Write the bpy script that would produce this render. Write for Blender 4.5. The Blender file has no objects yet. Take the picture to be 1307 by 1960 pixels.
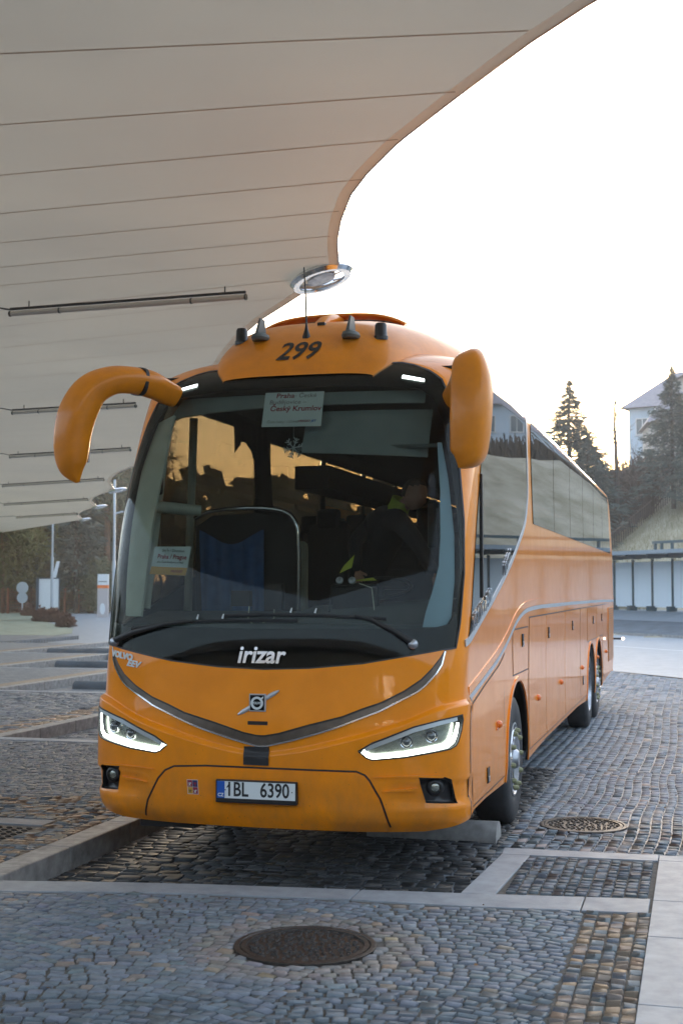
import bpy, bmesh, math, random
import numpy as np
from mathutils import Vector, Matrix, geometry
random.seed(7); rng = np.random.default_rng(7)
SC_ = bpy.context.scene
R = math.radians
# ------------------------------------------------------------------ camera
PSI = math.atan((1335-653.5)/2500.); PIT = math.atan(145/2500.)
CAM = Vector((2.745, -8.1, 1.95))
cd = bpy.data.cameras.new('camera'); cam = bpy.data.objects.new('camera', cd)
SC_.collection.objects.link(cam); SC_.camera = cam
cam.location = CAM; cam.rotation_euler = (math.pi/2+PIT, 0, PSI)
cd.sensor_fit = 'VERTICAL'; cd.sensor_height = 36.0; cd.lens = 2500/1960*36
cd.clip_start = .05; cd.clip_end = 3000
cd.dof.use_dof = True; cd.dof.focus_distance = 8.9; cd.dof.aperture_fstop = 4.5
# ------------------------------------------------------------------ world and sun
SUN_EL, SUN_AZ = R(6.0), R(-3.8)       # low sun behind the hill, azimuth from +Y
w = bpy.data.worlds.new('World'); SC_.world = w; w.use_nodes = True
nt = w.node_tree; nt.nodes.clear()
sky = nt.nodes.new('ShaderNodeTexSky'); sky.sky_type = 'NISHITA'; sky.sun_disc = False
sky.sun_elevation = SUN_EL; sky.sun_rotation = SUN_AZ
sky.altitude = 500; sky.air_density = 1.0; sky.dust_density = 3.2; sky.ozone_density = 1.4
bgn = nt.nodes.new('ShaderNodeBackground'); bgn.inputs[1].default_value = .15
outn = nt.nodes.new('ShaderNodeOutputWorld')
# thin high veil of cloud that evens the sky out
veil = nt.nodes.new('ShaderNodeMix'); veil.data_type = 'RGBA'; veil.inputs[0].default_value = .40
veil.inputs[7].default_value = (4.3, 4.9, 5.9, 1)
nt.links.new(sky.outputs[0], veil.inputs[6]); nt.links.new(veil.outputs[2], bgn.inputs[0])
nt.links.new(bgn.outputs[0], outn.inputs[0])
sd = bpy.data.lights.new('sun', 'SUN'); sun = bpy.data.objects.new('sun', sd); SC_.collection.objects.link(sun)
sd.energy = .7; sd.angle = R(10); sd.color = (1, .80, .58)
sun.rotation_euler = Vector((math.sin(SUN_AZ)*math.cos(SUN_EL), math.cos(SUN_AZ)*math.cos(SUN_EL), math.sin(SUN_EL))).to_track_quat('Z', 'Y').to_euler()
vs = SC_.view_settings; vs.view_transform = 'Standard'; vs.look = 'None'; vs.exposure = 2.12; vs.gamma = 1; vs.use_curve_mapping = False
SC_.cycles.max_bounces = 8; SC_.cycles.transparent_max_bounces = 16; SC_.cycles.caustics_reflective = False; SC_.cycles.caustics_refractive = False
SC_.cycles.sample_clamp_indirect = 4
# ------------------------------------------------------------------ helpers
COL = SC_.collection
def link(o, parent=None):
    COL.objects.link(o)
    if parent is not None: o.parent = parent
    return o
def tag(o, label=None, cat=None, group=None, kind=None):
    if label: o['label'] = label
    if cat: o['category'] = cat
    if group: o['group'] = group
    if kind: o['kind'] = kind
    return o
def empty(name, loc=(0,0,0), rz=0., parent=None, **k):
    o = bpy.data.objects.new(name, None); o.empty_display_size = .2; o.location = loc; o.rotation_euler = (0,0,rz); link(o, parent); return tag(o, **k)
class MB:
    def __init__(s): s.v=[]; s.f=[]; s.m=[]
    def add(s, vs, fs, mi=0):
        b=len(s.v); s.v += [tuple(v) for v in vs]; s.f += [tuple(i+b for i in f) for f in fs]; s.m += [mi]*len(fs); return s
    def box(s, x0,x1,y0,y1,z0,z1, mi=0, rz=0., c=None):
        vs=[(x,y,z) for z in (z0,z1) for x,y in ((x0,y0),(x1,y0),(x1,y1),(x0,y1))]
        if rz:
            cx,cy = c if c else ((x0+x1)/2,(y0+y1)/2); ca,sa=math.cos(rz),math.sin(rz)
            vs=[(cx+(x-cx)*ca-(y-cy)*sa, cy+(x-cx)*sa+(y-cy)*ca, z) for x,y,z in vs]
        return s.add(vs, [(0,3,2,1),(4,5,6,7),(0,1,5,4),(1,2,6,5),(2,3,7,6),(3,0,4,7)], mi)
    def prism(s, poly, z0, z1, mi=0):
        n=len(poly); vs=[(x,y,z0) for x,y in poly]+[(x,y,z1) for x,y in poly]
        fs=[tuple(range(n-1,-1,-1)), tuple(range(n,2*n))]+[(i,(i+1)%n,n+(i+1)%n,n+i) for i in range(n)]
        return s.add(vs,fs,mi)
    def tube(s, pts, r, n=8, mi=0, cap=True, flat=None, sq=1.):
        pts=[Vector(p) for p in pts]; rr = r if hasattr(r,'__len__') else [r]*len(pts)
        up=None; vs=[]
        for i,p in enumerate(pts):
            t=(pts[min(i+1,len(pts)-1)]-pts[max(i-1,0)]).normalized()
            if up is None: up = t.orthogonal().normalized() if flat is None else Vector(flat)
            up=(up-t*up.dot(t)).normalized(); sd_=t.cross(up)
            q=rr[i]; ra,rb = q if hasattr(q,'__len__') else (q,q)
            for k in range(n):
                a=2*math.pi*k/n; ca_,sa_=math.cos(a),math.sin(a); vs.append(p+up*math.copysign(abs(ca_)**sq,ca_)*ra+sd_*math.copysign(abs(sa_)**sq,sa_)*rb)
        fs=[]
        for i in range(len(pts)-1):
            for k in range(n): fs.append((i*n+k,i*n+(k+1)%n,(i+1)*n+(k+1)%n,(i+1)*n+k))
        if cap: fs += [tuple(range(n-1,-1,-1)), tuple(range((len(pts)-1)*n,len(pts)*n))]
        return s.add(vs,fs,mi)
    def lathe(s, prof, n=32, axis='z', c=(0,0,0), mi=0):   # prof: (r, h)
        vs=[]
        for r_,h in prof:
            for k in range(n):
                a=2*math.pi*k/n; u,v_=r_*math.cos(a),r_*math.sin(a)
                p={'z':(u,v_,h),'x':(h,u,v_),'y':(v_,h,u)}[axis]; vs.append((p[0]+c[0],p[1]+c[1],p[2]+c[2]))
        fs=[(i*n+k,i*n+(k+1)%n,(i+1)*n+(k+1)%n,(i+1)*n+k) for i in range(len(prof)-1) for k in range(n)]
        return s.add(vs,fs,mi)
    def build(s, name, mats, parent=None, smooth=0, **k):
        me=bpy.data.meshes.new(name); me.from_pydata(s.v,[],s.f)
        for m in (mats if isinstance(mats,(list,tuple)) else [mats]): me.materials.append(m)
        if len(me.materials)>1: me.polygons.foreach_set('material_index', s.m)
        me.validate(); 
        if smooth: 
            me.shade_smooth()
            try: me.set_sharp_from_angle(angle=R(smooth))
            except Exception: pass
        o=bpy.data.objects.new(name,me); link(o,parent); return tag(o,**k)
def bevel(o, wdt=.01, seg=2, ang=30):
    m=o.modifiers.new('bevel','BEVEL'); m.width=wdt; m.segments=seg; m.limit_method='ANGLE'; m.angle_limit=R(ang); return o
def at(px, d, z=None):
    """ground position under the photo column px at distance d along the view axis"""
    r=(px-653.5)/2500.*d; return Vector((CAM.x+r*math.cos(PSI)-d*math.sin(PSI), CAM.y+r*math.sin(PSI)+d*math.cos(PSI), 0 if z is None else z))
# ------------------------------------------------------------------ materials
def mat(name, col, rough=.5, metal=0., coat=0., noise=0., nscale=8., bump=0., bscale=60., spec=.5, alpha=1, col2=None, coords='Object', emis=None, estr=0, attr=None, ndet=6, sheen=0, croughn=.03, stretch=None, trans=0.):
    m=bpy.data.materials.new(name); m.use_nodes=True; t=m.node_tree; b=t.nodes['Principled BSDF']; L=t.links
    c=(*col,1); b.inputs['Base Color'].default_value=c; b.inputs['Roughness'].default_value=rough; b.inputs['Metallic'].default_value=metal
    b.inputs['Coat Weight'].default_value=coat; b.inputs['Coat Roughness'].default_value=croughn; b.inputs['Specular IOR Level'].default_value=spec
    if trans: b.inputs['Transmission Weight'].default_value=trans
    if emis: b.inputs['Emission Color'].default_value=(*emis,1); b.inputs['Emission Strength'].default_value=estr
    tc=t.nodes.new('ShaderNodeTexCoord'); mp=t.nodes.new('ShaderNodeMapping'); L.new(tc.outputs[coords],mp.inputs[0])
    if stretch: mp.inputs['Scale'].default_value=stretch
    src=None
    if noise or col2:
        n=t.nodes.new('ShaderNodeTexNoise'); n.inputs['Scale'].default_value=nscale; n.inputs['Detail'].default_value=ndet; n.inputs['Roughness'].default_value=.62
        L.new(mp.outputs[0],n.inputs[0])
        cr=t.nodes.new('ShaderNodeMapRange'); cr.inputs[1].default_value=.3; cr.inputs[2].default_value=.7; L.new(n.outputs[0],cr.inputs[0])
        mx=t.nodes.new('ShaderNodeMix'); mx.data_type='RGBA'
        c2=col2 if col2 else tuple(max(0,x*(1-noise)) for x in col); c1=col if col2 else tuple(min(1,x*(1+noise)) for x in col)
        mx.inputs[6].default_value=(*c1,1); mx.inputs[7].default_value=(*c2,1); L.new(cr.outputs[0],mx.inputs[0]); src=mx.outputs[2]
        rr=t.nodes.new('ShaderNodeMapRange'); rr.inputs[3].default_value=max(0,rough-.08); rr.inputs[4].default_value=min(1,rough+.1); L.new(n.outputs[0],rr.inputs[0]); L.new(rr.outputs[0],b.inputs['Roughness'])
    if attr:
        a=t.nodes.new('ShaderNodeAttribute'); a.attribute_name=attr
        mu=t.nodes.new('ShaderNodeMix'); mu.data_type='RGBA'; mu.blend_type='MULTIPLY'; mu.inputs[0].default_value=1
        if src: L.new(src,mu.inputs[6])
        else: mu.inputs[6].default_value=c
        L.new(a.outputs['Color'],mu.inputs[7]); src=mu.outputs[2]
    if src: L.new(src,b.inputs['Base Color'])
    if bump:
        n2=t.nodes.new('ShaderNodeTexNoise'); n2.inputs['Scale'].default_value=bscale; n2.inputs['Detail'].default_value=8; L.new(mp.outputs[0],n2.inputs[0])
        bp=t.nodes.new('ShaderNodeBump'); bp.inputs['Strength'].default_value=bump; bp.inputs['Distance'].default_value=.01; L.new(n2.outputs[0],bp.inputs['Height']); L.new(bp.outputs[0],b.inputs['Normal'])
    return m
def glass(name, tint, rough=0., gloss=1.0, ior=1.5):
    m=bpy.data.materials.new(name); m.use_nodes=True; t=m.node_tree; t.nodes.clear(); L=t.links
    o=t.nodes.new('ShaderNodeOutputMaterial'); mx=t.nodes.new('ShaderNodeMixShader'); tr=t.nodes.new('ShaderNodeBsdfTransparent'); gl=t.nodes.new('ShaderNodeBsdfGlossy'); fr=t.nodes.new('ShaderNodeFresnel')
    tr.inputs[0].default_value=(*tint,1); gl.inputs['Roughness'].default_value=rough; gl.inputs[0].default_value=(gloss,gloss,gloss,1); ge=t.nodes.new('ShaderNodeNewGeometry'); mr=t.nodes.new('ShaderNodeMapRange'); mr.inputs[3].default_value=ior; mr.inputs[4].default_value=1/ior; L.new(ge.outputs['Backfacing'],mr.inputs[0]); L.new(mr.outputs[0],fr.inputs[0])
    L.new(fr.outputs[0],mx.inputs[0]); L.new(tr.outputs[0],mx.inputs[1]); L.new(gl.outputs[0],mx.inputs[2]); L.new(mx.outputs[0],o.inputs[0]); return m
M={}
M['paint']=mat('orange_paint',(.95,.28,.003),rough=.35,coat=.7,spec=.10,noise=.09,nscale=3.2,croughn=.04,bump=.03,bscale=2.2)
M['paint_dusty']=mat('dusty_orange_paint',(.88,.28,.005),rough=.42,coat=.4,spec=.25,col2=(.70,.22,.012),nscale=5.,croughn=.18)
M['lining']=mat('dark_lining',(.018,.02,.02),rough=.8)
M['black']=mat('black_plastic',(.012,.012,.013),rough=.35,bump=.1,bscale=200)
M['blackgloss']=mat('black_gloss',(.005,.006,.006),rough=.05,spec=.15)
M['rubber']=mat('rubber',(.022,.024,.027),rough=.62,noise=.4,nscale=9)
M['chrome']=mat('chrome',(.72,.73,.75),rough=.13,metal=1.)
M['badge']=mat('badge_metal',(.55,.56,.58),rough=.3,metal=.45)
M['silver']=mat('silver_trim',(.62,.64,.67),rough=.38,metal=.8,noise=.06)
M['satin']=mat('brown_satin',(.13,.105,.085),rough=.32,metal=.6,noise=.25,nscale=12)
M['steel']=mat('dull_steel',(.42,.44,.47),rough=.38,metal=1.,noise=.3,nscale=14)
M['nutcap']=mat('nut_cap',(.33,.33,.18),rough=.5,noise=.3,nscale=30)
M['white']=mat('white_print',(.72,.76,.76),rough=.5)
M['red']=mat('red_print',(.32,.02,.03),rough=.5)
M['ink']=mat('black_print',(.012,.012,.014),rough=.45)
M['blue']=mat('blue_print',(.01,.09,.42),rough=.4)
M['yellow']=mat('yellow_print',(.62,.33,.05),rough=.5)
M['amber']=mat('amber_lens',(.80,.17,.01),rough=.15,coat=.4)
M['drl']=mat('light_strip_glow',(.9,.9,.9),emis=(.92,1,.93),estr=2.2)
M['lamp']=mat('marker_glow',(.9,.9,.9),emis=(.9,1,.97),estr=1.6)
M['cream']=mat('cream_trim',(.62,.64,.52),rough=.6,noise=.08)
M['grey']=mat('grey_plastic',(.10,.115,.11),rough=.55,noise=.15)
M['seat']=mat('dark_seat_cloth',(.02,.021,.024),rough=.9,noise=.3,nscale=30)
M['paleblue']=mat('pale_blue_reflection',(.36,.52,.62),rough=.5)
M['blind']=mat('grey_blind',(.20,.235,.225),rough=.7,noise=.1,nscale=4)
M['bluecloth']=mat('blue_cloth',(.035,.10,.25),rough=.85,noise=.2,nscale=14)
M['glass']=glass('windscreen_glass',(.74,.775,.76),ior=1.20)
M['sideglass']=glass('side_glass',(.40,.345,.275),ior=1.6)
M['clear']=glass('clear_lens',(.93,.95,.95),ior=1.45)
M['reflector']=mat('lamp_reflector',(.36,.38,.33),rough=.22,metal=.85,noise=.35,nscale=12)
M['lensball']=mat('lens_ball',(.05,.055,.055),rough=.05,coat=1.,spec=1.)

def road_film(m,amt=.55):
    # splashed grime low on the body plus fine stone chips
    t=m.node_tree; L=t.links; b=t.nodes['Principled BSDF']; src=b.inputs['Base Color'].links[0].from_socket
    tc=t.nodes.new('ShaderNodeTexCoord'); sp=t.nodes.new('ShaderNodeSeparateXYZ'); L.new(tc.outputs['Object'],sp.inputs[0])
    mr=t.nodes.new('ShaderNodeMapRange'); mr.interpolation_type='SMOOTHSTEP'; mr.inputs[1].default_value=1.25; mr.inputs[2].default_value=.38; L.new(sp.outputs[2],mr.inputs[0])
    n=t.nodes.new('ShaderNodeTexNoise'); n.inputs['Scale'].default_value=3.2; n.inputs['Detail'].default_value=10; n.inputs['Roughness'].default_value=.7; mp=t.nodes.new('ShaderNodeMapping'); mp.inputs['Scale'].default_value=(1,1,.45); L.new(tc.outputs['Object'],mp.inputs[0]); L.new(mp.outputs[0],n.inputs[0])
    r2=t.nodes.new('ShaderNodeMapRange'); r2.inputs[1].default_value=.38; r2.inputs[2].default_value=.72; L.new(n.outputs[0],r2.inputs[0])
    mu=t.nodes.new('ShaderNodeMath'); mu.operation='MULTIPLY'; L.new(mr.outputs[0],mu.inputs[0]); L.new(r2.outputs[0],mu.inputs[1])
    m2=t.nodes.new('ShaderNodeMath'); m2.operation='MULTIPLY'; m2.inputs[1].default_value=amt; L.new(mu.outputs[0],m2.inputs[0])
    mx=t.nodes.new('ShaderNodeMix'); mx.data_type='RGBA'; mx.inputs[7].default_value=(.20,.125,.06,1); L.new(m2.outputs[0],mx.inputs[0]); L.new(src,mx.inputs[6])
    v=t.nodes.new('ShaderNodeTexNoise'); v.inputs['Scale'].default_value=70; v.inputs['Detail'].default_value=2; L.new(tc.outputs['Object'],v.inputs[0])
    r3=t.nodes.new('ShaderNodeMapRange'); r3.inputs[1].default_value=.735; r3.inputs[2].default_value=.76; L.new(v.outputs[0],r3.inputs[0])
    m3=t.nodes.new('ShaderNodeMath'); m3.operation='MULTIPLY'; L.new(r3.outputs[0],m3.inputs[0]); L.new(mr.outputs[0],m3.inputs[1])
    mx2=t.nodes.new('ShaderNodeMix'); mx2.data_type='RGBA'; mx2.inputs[7].default_value=(.05,.045,.04,1); L.new(m3.outputs[0],mx2.inputs[0]); L.new(mx.outputs[2],mx2.inputs[6]); L.new(mx2.outputs[2],b.inputs['Base Color'])
    cw=t.nodes.new('ShaderNodeMapRange'); cw.inputs[3].default_value=b.inputs['Coat Weight'].default_value; cw.inputs[4].default_value=.05; L.new(m2.outputs[0],cw.inputs[0]); L.new(cw.outputs[0],b.inputs['Coat Weight'])
road_film(M['paint'])
def pchip(xs,ys):
    xs=np.array(xs,float); ys=np.array(ys,float); h=np.diff(xs); d=np.diff(ys)/h
    m=np.zeros(len(xs))
    for i in range(1,len(xs)-1):
        if d[i-1]*d[i]>0:
            w1=2*h[i]+h[i-1]; w2=h[i]+2*h[i-1]; m[i]=(w1+w2)/(w1/d[i-1]+w2/d[i])
    m[0]=d[0]; m[-1]=d[-1]
    def f(x):
        x=np.asarray(x,float); i=np.clip(np.searchsorted(xs,x)-1,0,len(xs)-2)
        t=(x-xs[i])/h[i]; t=np.clip(t,-.5,1.5)
        return (2*t**3-3*t**2+1)*ys[i]+(t**3-2*t**2+t)*h[i]*m[i]+(-2*t**3+3*t**2)*ys[i+1]+(t**3-t**2)*h[i]*m[i+1]
    return f
Y0=pchip([.30,.42,.55,.75,1.0,1.25,1.5,2.0,2.5,2.9,3.2,3.4,3.5,3.6,3.68,3.74,3.78,3.80],
         [.14,.08,.03,.00,.00,.03,.06,.14,.28,.44,.59,.72,.83,.99,1.2,1.48,1.9,2.6])
DD=pchip([.3,1.,1.4,1.8,2.7,3.3,3.6,3.8],[.46,.46,.47,.52,.54,.57,.62,.80])
ZR=3.42; ZT=3.80; HWM=1.275
def HW(z):
    z=np.asarray(z,float); q=np.clip((z-ZR)/(ZT-ZR),0,.9999)
    low=1-.03*np.clip((.6-z)/.3,0,1)**2
    return HWM*low*(1-q**2.3)**(1/2.6)
NS=3.0
_t=np.linspace(0,math.pi/2,4001)
_X=np.sin(_t)**(2/NS); _Y=1-np.cos(_t)**(2/NS)
_s=np.concatenate([[0],np.cumsum(np.hypot(np.diff(_X*1.275),np.diff(_Y*.45)))])
SC=float(_s[-1])

CZ=pchip([0,.25,.6,.9,1.15,1.3],[.885,.925,1.01,1.10,1.20,1.235])
def crease_z(ax):  # height of bumper shoulder line versus |x|
    return CZ(np.clip(ax,0,1.3))
def S0(s,z):
    s=np.asarray(s,float); z=np.asarray(z,float)
    a=np.abs(s); sg=np.where(s<0,-1.,1.)
    X=np.interp(a,_s,_X); Y=np.interp(a,_s,_Y)
    hw=HW(z); D=DD(z)
    x=sg*X*hw; y=Y0(z)+Y*D+np.maximum(a-SC,0)
    return np.stack([x,y,z+0*a],-1)
def disp(s,z):
    a=np.abs(s); x=np.interp(a,_s,_X)*1.275
    zc=crease_z(x)
    t=np.clip((zc-z)/.034,0,1); t=t*t*(3-2*t)
    fade=np.clip(1-(a-SC+.05)/.12,0,1)
    side=np.clip((x-.15)/.5,0,1)
    lo=np.clip((z-.35)/.15,0,1); lo=lo*lo*(3-2*lo)
    d=.036*t*fade*(.35+.65*side)*lo
    # second step above fog lamps
    t2=np.clip((.735-z)/.03,0,1);t2=t2*t2*(3-2*t2)
    u2=np.clip((z-.56)/.04,0,1);u2=u2*u2*(3-2*u2)
    d=d-.022*t2*u2*np.clip((x-.78)/.12,0,1)*fade
    return d
def Nrm(s,z,f=S0):
    e=2e-3
    du=f(s+e,z)-f(s-e,z); dv=f(s,z+e)-f(s,z-e)
    n=np.cross(du,dv); n/= np.linalg.norm(n,axis=-1,keepdims=True)+1e-12
    return n
def S(s,z,off=0.):
    return S0(s,z)+Nrm(s,z)*(disp(s,z)+off)[...,None]
def front_s(x,z):
    a=np.abs(np.asarray(x,float))/HW(z)
    return np.sign(x)*np.interp(np.clip(a,0,1),_X,_s)
def side_s(y,z): return SC+np.asarray(y,float)-(Y0(z)+DD(z))
# ------------------------------------------------------------------ patches on the coach skin
def pip(pts, poly):
    x,y=pts[:,0],pts[:,1]; ins=np.zeros(len(pts),bool); p=np.asarray(poly); q=np.roll(p,-1,0)
    for (x0,y0),(x1,y1) in zip(p,q):
        c=((y0>y)!=(y1>y)); 
        with np.errstate(divide='ignore',invalid='ignore'): xi=(x1-x0)*(y-y0)/(y1-y0+1e-30)+x0
        ins ^= c&(x<xi)
    return ins
def dens(poly, step, closed=True):
    out=[]; n=len(poly)
    for i in range(n if closed else n-1):
        a=np.array(poly[i],float); b=np.array(poly[(i+1)%n],float); k=max(1,int(np.ceil(np.linalg.norm(b-a)/step)))
        for j in range(k): out.append(tuple(a+(b-a)*j/k))
    if not closed: out.append(tuple(poly[-1]))
    return out
def tri2d(outline, holes, step, guides=()):
    o=dens(outline,step); hs=[dens(h,step) for h in holes]; V2=list(o); E=[(i,(i+1)%len(o)) for i in range(len(o))]; loops=[(0,len(o))]
    for h in hs:
        b=len(V2); V2+=h; E+=[(b+i,b+(i+1)%len(h)) for i in range(len(h))]; loops.append((b,len(h)))
    GP=[]
    for g in guides:
        q=dens(g,step*.8,False); b=len(V2); V2+=q; E+=[(b+i,b+i+1) for i in range(len(q)-1)]
    A=np.array(o); x0,y0=A.min(0); x1,y1=A.max(0)
    gx=np.arange(x0+step*.5,x1,step); gy=np.arange(y0+step*.5,y1,step)
    if len(gx) and len(gy):
        G=np.array([(a,b) for a in gx for b in gy]); G=G[pip(G,o)]
        for h in hs: G=G[~pip(G,h)]
        B=np.array(V2)
        if len(G):
            dmin=np.full(len(G),1e9)
            for k in range(0,len(B),400): dmin=np.minimum(dmin,((G[:,None,:]-B[None,k:k+400,:])**2).sum(-1).min(1))
            G=G[dmin>(step*.4)**2]; V2+= [tuple(g) for g in G]
    r=geometry.delaunay_2d_cdt([Vector(v) for v in V2],E,[],0,1e-6,True)
    vv=np.array([tuple(v) for v in r[0]]); ff=np.array(r[2]); cen=vv[ff].mean(1); keep=pip(cen,o)
    for h in hs: keep&=~pip(cen,h)
    ff=ff[keep]
    a,b,c=vv[ff[:,0]],vv[ff[:,1]],vv[ff[:,2]]
    ar=(b[:,0]-a[:,0])*(c[:,1]-a[:,1])-(b[:,1]-a[:,1])*(c[:,0]-a[:,0])
    fl=ar<0; ff[fl]=ff[fl][:,::-1]; ff=ff[np.abs(ar)>1e-12]
    # boundary loops mapped to result verts
    bl=[]
    for (b0,n) in loops: bl.append(b0)
    e={}
    for t in ff:
        for i in range(3): e[(t[i],t[(i+1)%3])]=1
    bd=[k for k in e if (k[1],k[0]) not in e]
    return vv,ff,bd
def patch(name, outline, mats, parent=None, off=0., thick=0., step=.04, holes=(), f=None, mirror=False, smooth=True, guides=(), **k):
    f=f or S
    vv,ff,bd=tri2d(outline,list(holes),step,guides)
    s,z=vv[:,0],vv[:,1]
    if mirror: s=-s; ff=ff[:,::-1]; bd=[(b,a) for a,b in bd]
    P_=f(s,z,off); e=3e-3
    n=np.cross(f(s+e,z,off)-f(s-e,z,off), f(s,z+e,off)-f(s,z-e,off)); n/=np.linalg.norm(n,axis=1,keepdims=True)+1e-12
    V=P_; NN=n; F=[tuple(int(i) for i in t) for t in ff]; mi=[0]*len(F)
    if thick:
        Q=P_-n*thick; nv=len(V); F2=[(a+nv,c+nv,b+nv) for a,b,c in F]; V=np.vstack([V,Q]); NN=np.vstack([NN,-n]); back=1 if isinstance(mats,(list,tuple)) and len(mats)>1 else 0
        F+=F2; mi+=[back]*len(F2)
        ed=[]; b0=len(V); ev=[]; en=[]
        for a,b in bd:
            i=b0+len(ev); d=P_[b]-P_[a]; m_=np.cross(d,n[a]); m_/=np.linalg.norm(m_)+1e-12
            ev+=[P_[a],P_[b],Q[b],Q[a]]; en+=[m_]*4; F.append((i+1,i,i+3,i+2)); mi.append(back)
        if ev: V=np.vstack([V,np.array(ev)]); NN=np.vstack([NN,np.array(en)])
    me=bpy.data.meshes.new(name); me.from_pydata(V.tolist(),[],F)
    for m in (mats if isinstance(mats,(list,tuple)) else [mats]): me.materials.append(m)
    if len(me.materials)>1: me.polygons.foreach_set('material_index',mi)
    me.shade_smooth()
    if smooth: me.normals_split_custom_set_from_vertices(NN.tolist())
    o=bpy.data.objects.new(name,me); link(o,parent); return tag(o,**k)
def strip(name, line, w_, mats, parent=None, off=.002, thick=.0, step=.04, f=None, mirror=False, taper=None, **k):
    """ribbon of width w_ along an open line in (s, z)"""
    p=np.array(dens(line,step,False)); t=np.gradient(p,axis=0); t/=np.linalg.norm(t,axis=1,keepdims=True)+1e-9; nn=np.stack([-t[:,1],t[:,0]],1)
    ww=np.array([w_]*len(p)) if taper is None else np.interp(np.linspace(0,1,len(p)),*taper)
    a=p+nn*ww[:,None]/2; b=p-nn*ww[:,None]/2
    out=[tuple(x) for x in b]+[tuple(x) for x in a[::-1]]
    return patch(name,out,mats,parent,off,thick,max(step,w_),f=f,mirror=mirror,**k)
def sy(pts): return [(float(side_s(y,z)),z) for y,z in pts]
def smoothline(pts, n=8):
    p=np.array(pts,float); d=np.concatenate([[0],np.cumsum(np.hypot(*np.diff(p,axis=0).T))]); m=np.zeros_like(p)
    for i in range(len(p)):
        a=max(i-1,0); b=min(i+1,len(p)-1); m[i]=(p[b]-p[a])/(d[b]-d[a])
    out=[]
    for i in range(len(p)-1):
        h=d[i+1]-d[i]
        for t in np.linspace(0,1,n,endpoint=False):
            out.append(tuple((2*t**3-3*t**2+1)*p[i]+(t**3-2*t**2+t)*h*m[i]+(-2*t**3+3*t**2)*p[i+1]+(t**3-t**2)*h*m[i+1]))
    out.append(tuple(p[-1])); return out
def text_geo(txt, size, depth=0., shear=0., bold=0., sx=1.):
    cu=bpy.data.curves.new('lettering','FONT'); cu.body=txt; cu.size=size; cu.shear=shear; cu.offset=bold; cu.extrude=depth/2; cu.resolution_u=3
    cu.align_x='CENTER'; cu.align_y='CENTER'
    o=bpy.data.objects.new('lettering',cu); COL.objects.link(o); dg=bpy.context.evaluated_depsgraph_get(); me=bpy.data.meshes.new_from_object(o.evaluated_get(dg))
    bpy.data.objects.remove(o); bpy.data.curves.remove(cu)
    v=np.array([tuple(q.co) for q in me.vertices]); 
    if len(v): v[:,0]*=sx
    fs=[tuple(p.vertices) for p in me.polygons]; bpy.data.meshes.remove(me); return v,fs
def skin_text(name, txt, size, s0, z0, m, parent, off=.004, depth=.006, rot=0., mirror_side=False, **k):
    v,fs=text_geo(txt,size,depth,**{q:k.pop(q) for q in ('shear','bold','sx') if q in k}); ca,sa=math.cos(rot),math.sin(rot)
    s=s0+v[:,0]*ca-v[:,1]*sa; z=z0+v[:,0]*sa+v[:,1]*ca
    P_=S(s,z,0.)+Nrm(s,z)*(off+depth/2+v[:,2])[:,None]
    b=MB(); b.add(P_.tolist(),fs); return b.build(name,m,parent,**k)
def plane_text(name, txt, size, org, ux, uy, m, parent, lift=.0015, **k):
    v,fs=text_geo(txt,size,0.,**{q:k.pop(q) for q in ('shear','bold','sx') if q in k}); ux=Vector(ux).normalized(); uy=Vector(uy).normalized(); n=ux.cross(uy); org=Vector(org)
    b=MB(); b.add([org+ux*q[0]+uy*q[1]+n*lift for q in v],fs); return b.build(name,m,parent,**k)
# ================================================================== THE COACH
bus=empty('coach',(0,0,0),label='orange touring coach with large horn mirrors, number 299 above its windscreen and glowing headlights',cat='coach')
ZB=.40
def yend(z): return np.interp(z,[.4,1.2,1.7,2.5,3.2,3.5,3.7,3.8],[15.3,15.65,15.7,15.5,15.0,14.6,14.0,13.2])
half=[(0,3.47),(.2,3.469),(.44,3.468),(.52,3.49),(.61,3.534),(.67,3.546),(.75,3.546),(.84,3.522),(.95,3.468),(1.04,3.40),(1.10,3.29),(1.15,3.14),(1.22,2.8),(1.29,2.4),(1.315,2.05),(1.29,1.72),(1.262,1.56),(1.19,1.552),(.92,1.507),(.66,1.462),(.31,1.428),(0,1.417)]
def sym(h): return h+[(-s,z) for s,z in h[::-1] if s>1e-6]
mask_out=sym(half)
SB=1.40
bl=[(-SB,.46),(-1.23,.425),(-1.05,.40),(-.6,.39),(0,.385),(.6,.39),(1.05,.40),(1.23,.425),(SB,.46)]
hl_out=[(.648,.915),(.737,.969),(.994,1.067),(1.15,1.105),(1.305,1.133),(1.31,1.10),(1.298,1.04),(1.272,.969),(1.255,.945),(1.217,.927),(1.122,.911),(.932,.880),(.80,.868),(.735,.862),(.70,.874)]
fog_out=[(1.02,.757),(1.185,.752),(1.225,.735),(1.245,.70),(1.27,.58),(1.065,.592)]
fogm=[(-s,z) for s,z in fog_out[::-1]]; hlm=[(-s,z) for s,z in hl_out[::-1]]
fr_out=bl+[(SB,3.56),(-SB,3.56)]
inner=[(s*.985,1.417+(z-1.417)*.992+.008) for s,z in mask_out]
gs=np.linspace(-1.385,1.385,90); gx=np.abs(np.interp(np.abs(gs),_s,_X)*1.275)
gl=[[(float(a),float(c_-o_)) for a,c_ in zip(gs,crease_z(gx))] for o_ in (-.004,.008,.017,.026,.038)]
body=patch('body',fr_out,[M['paint'],M['lining']],bus,0,.02,.028,holes=[inner,hl_out,hlm,fog_out,fogm],guides=gl)
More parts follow.
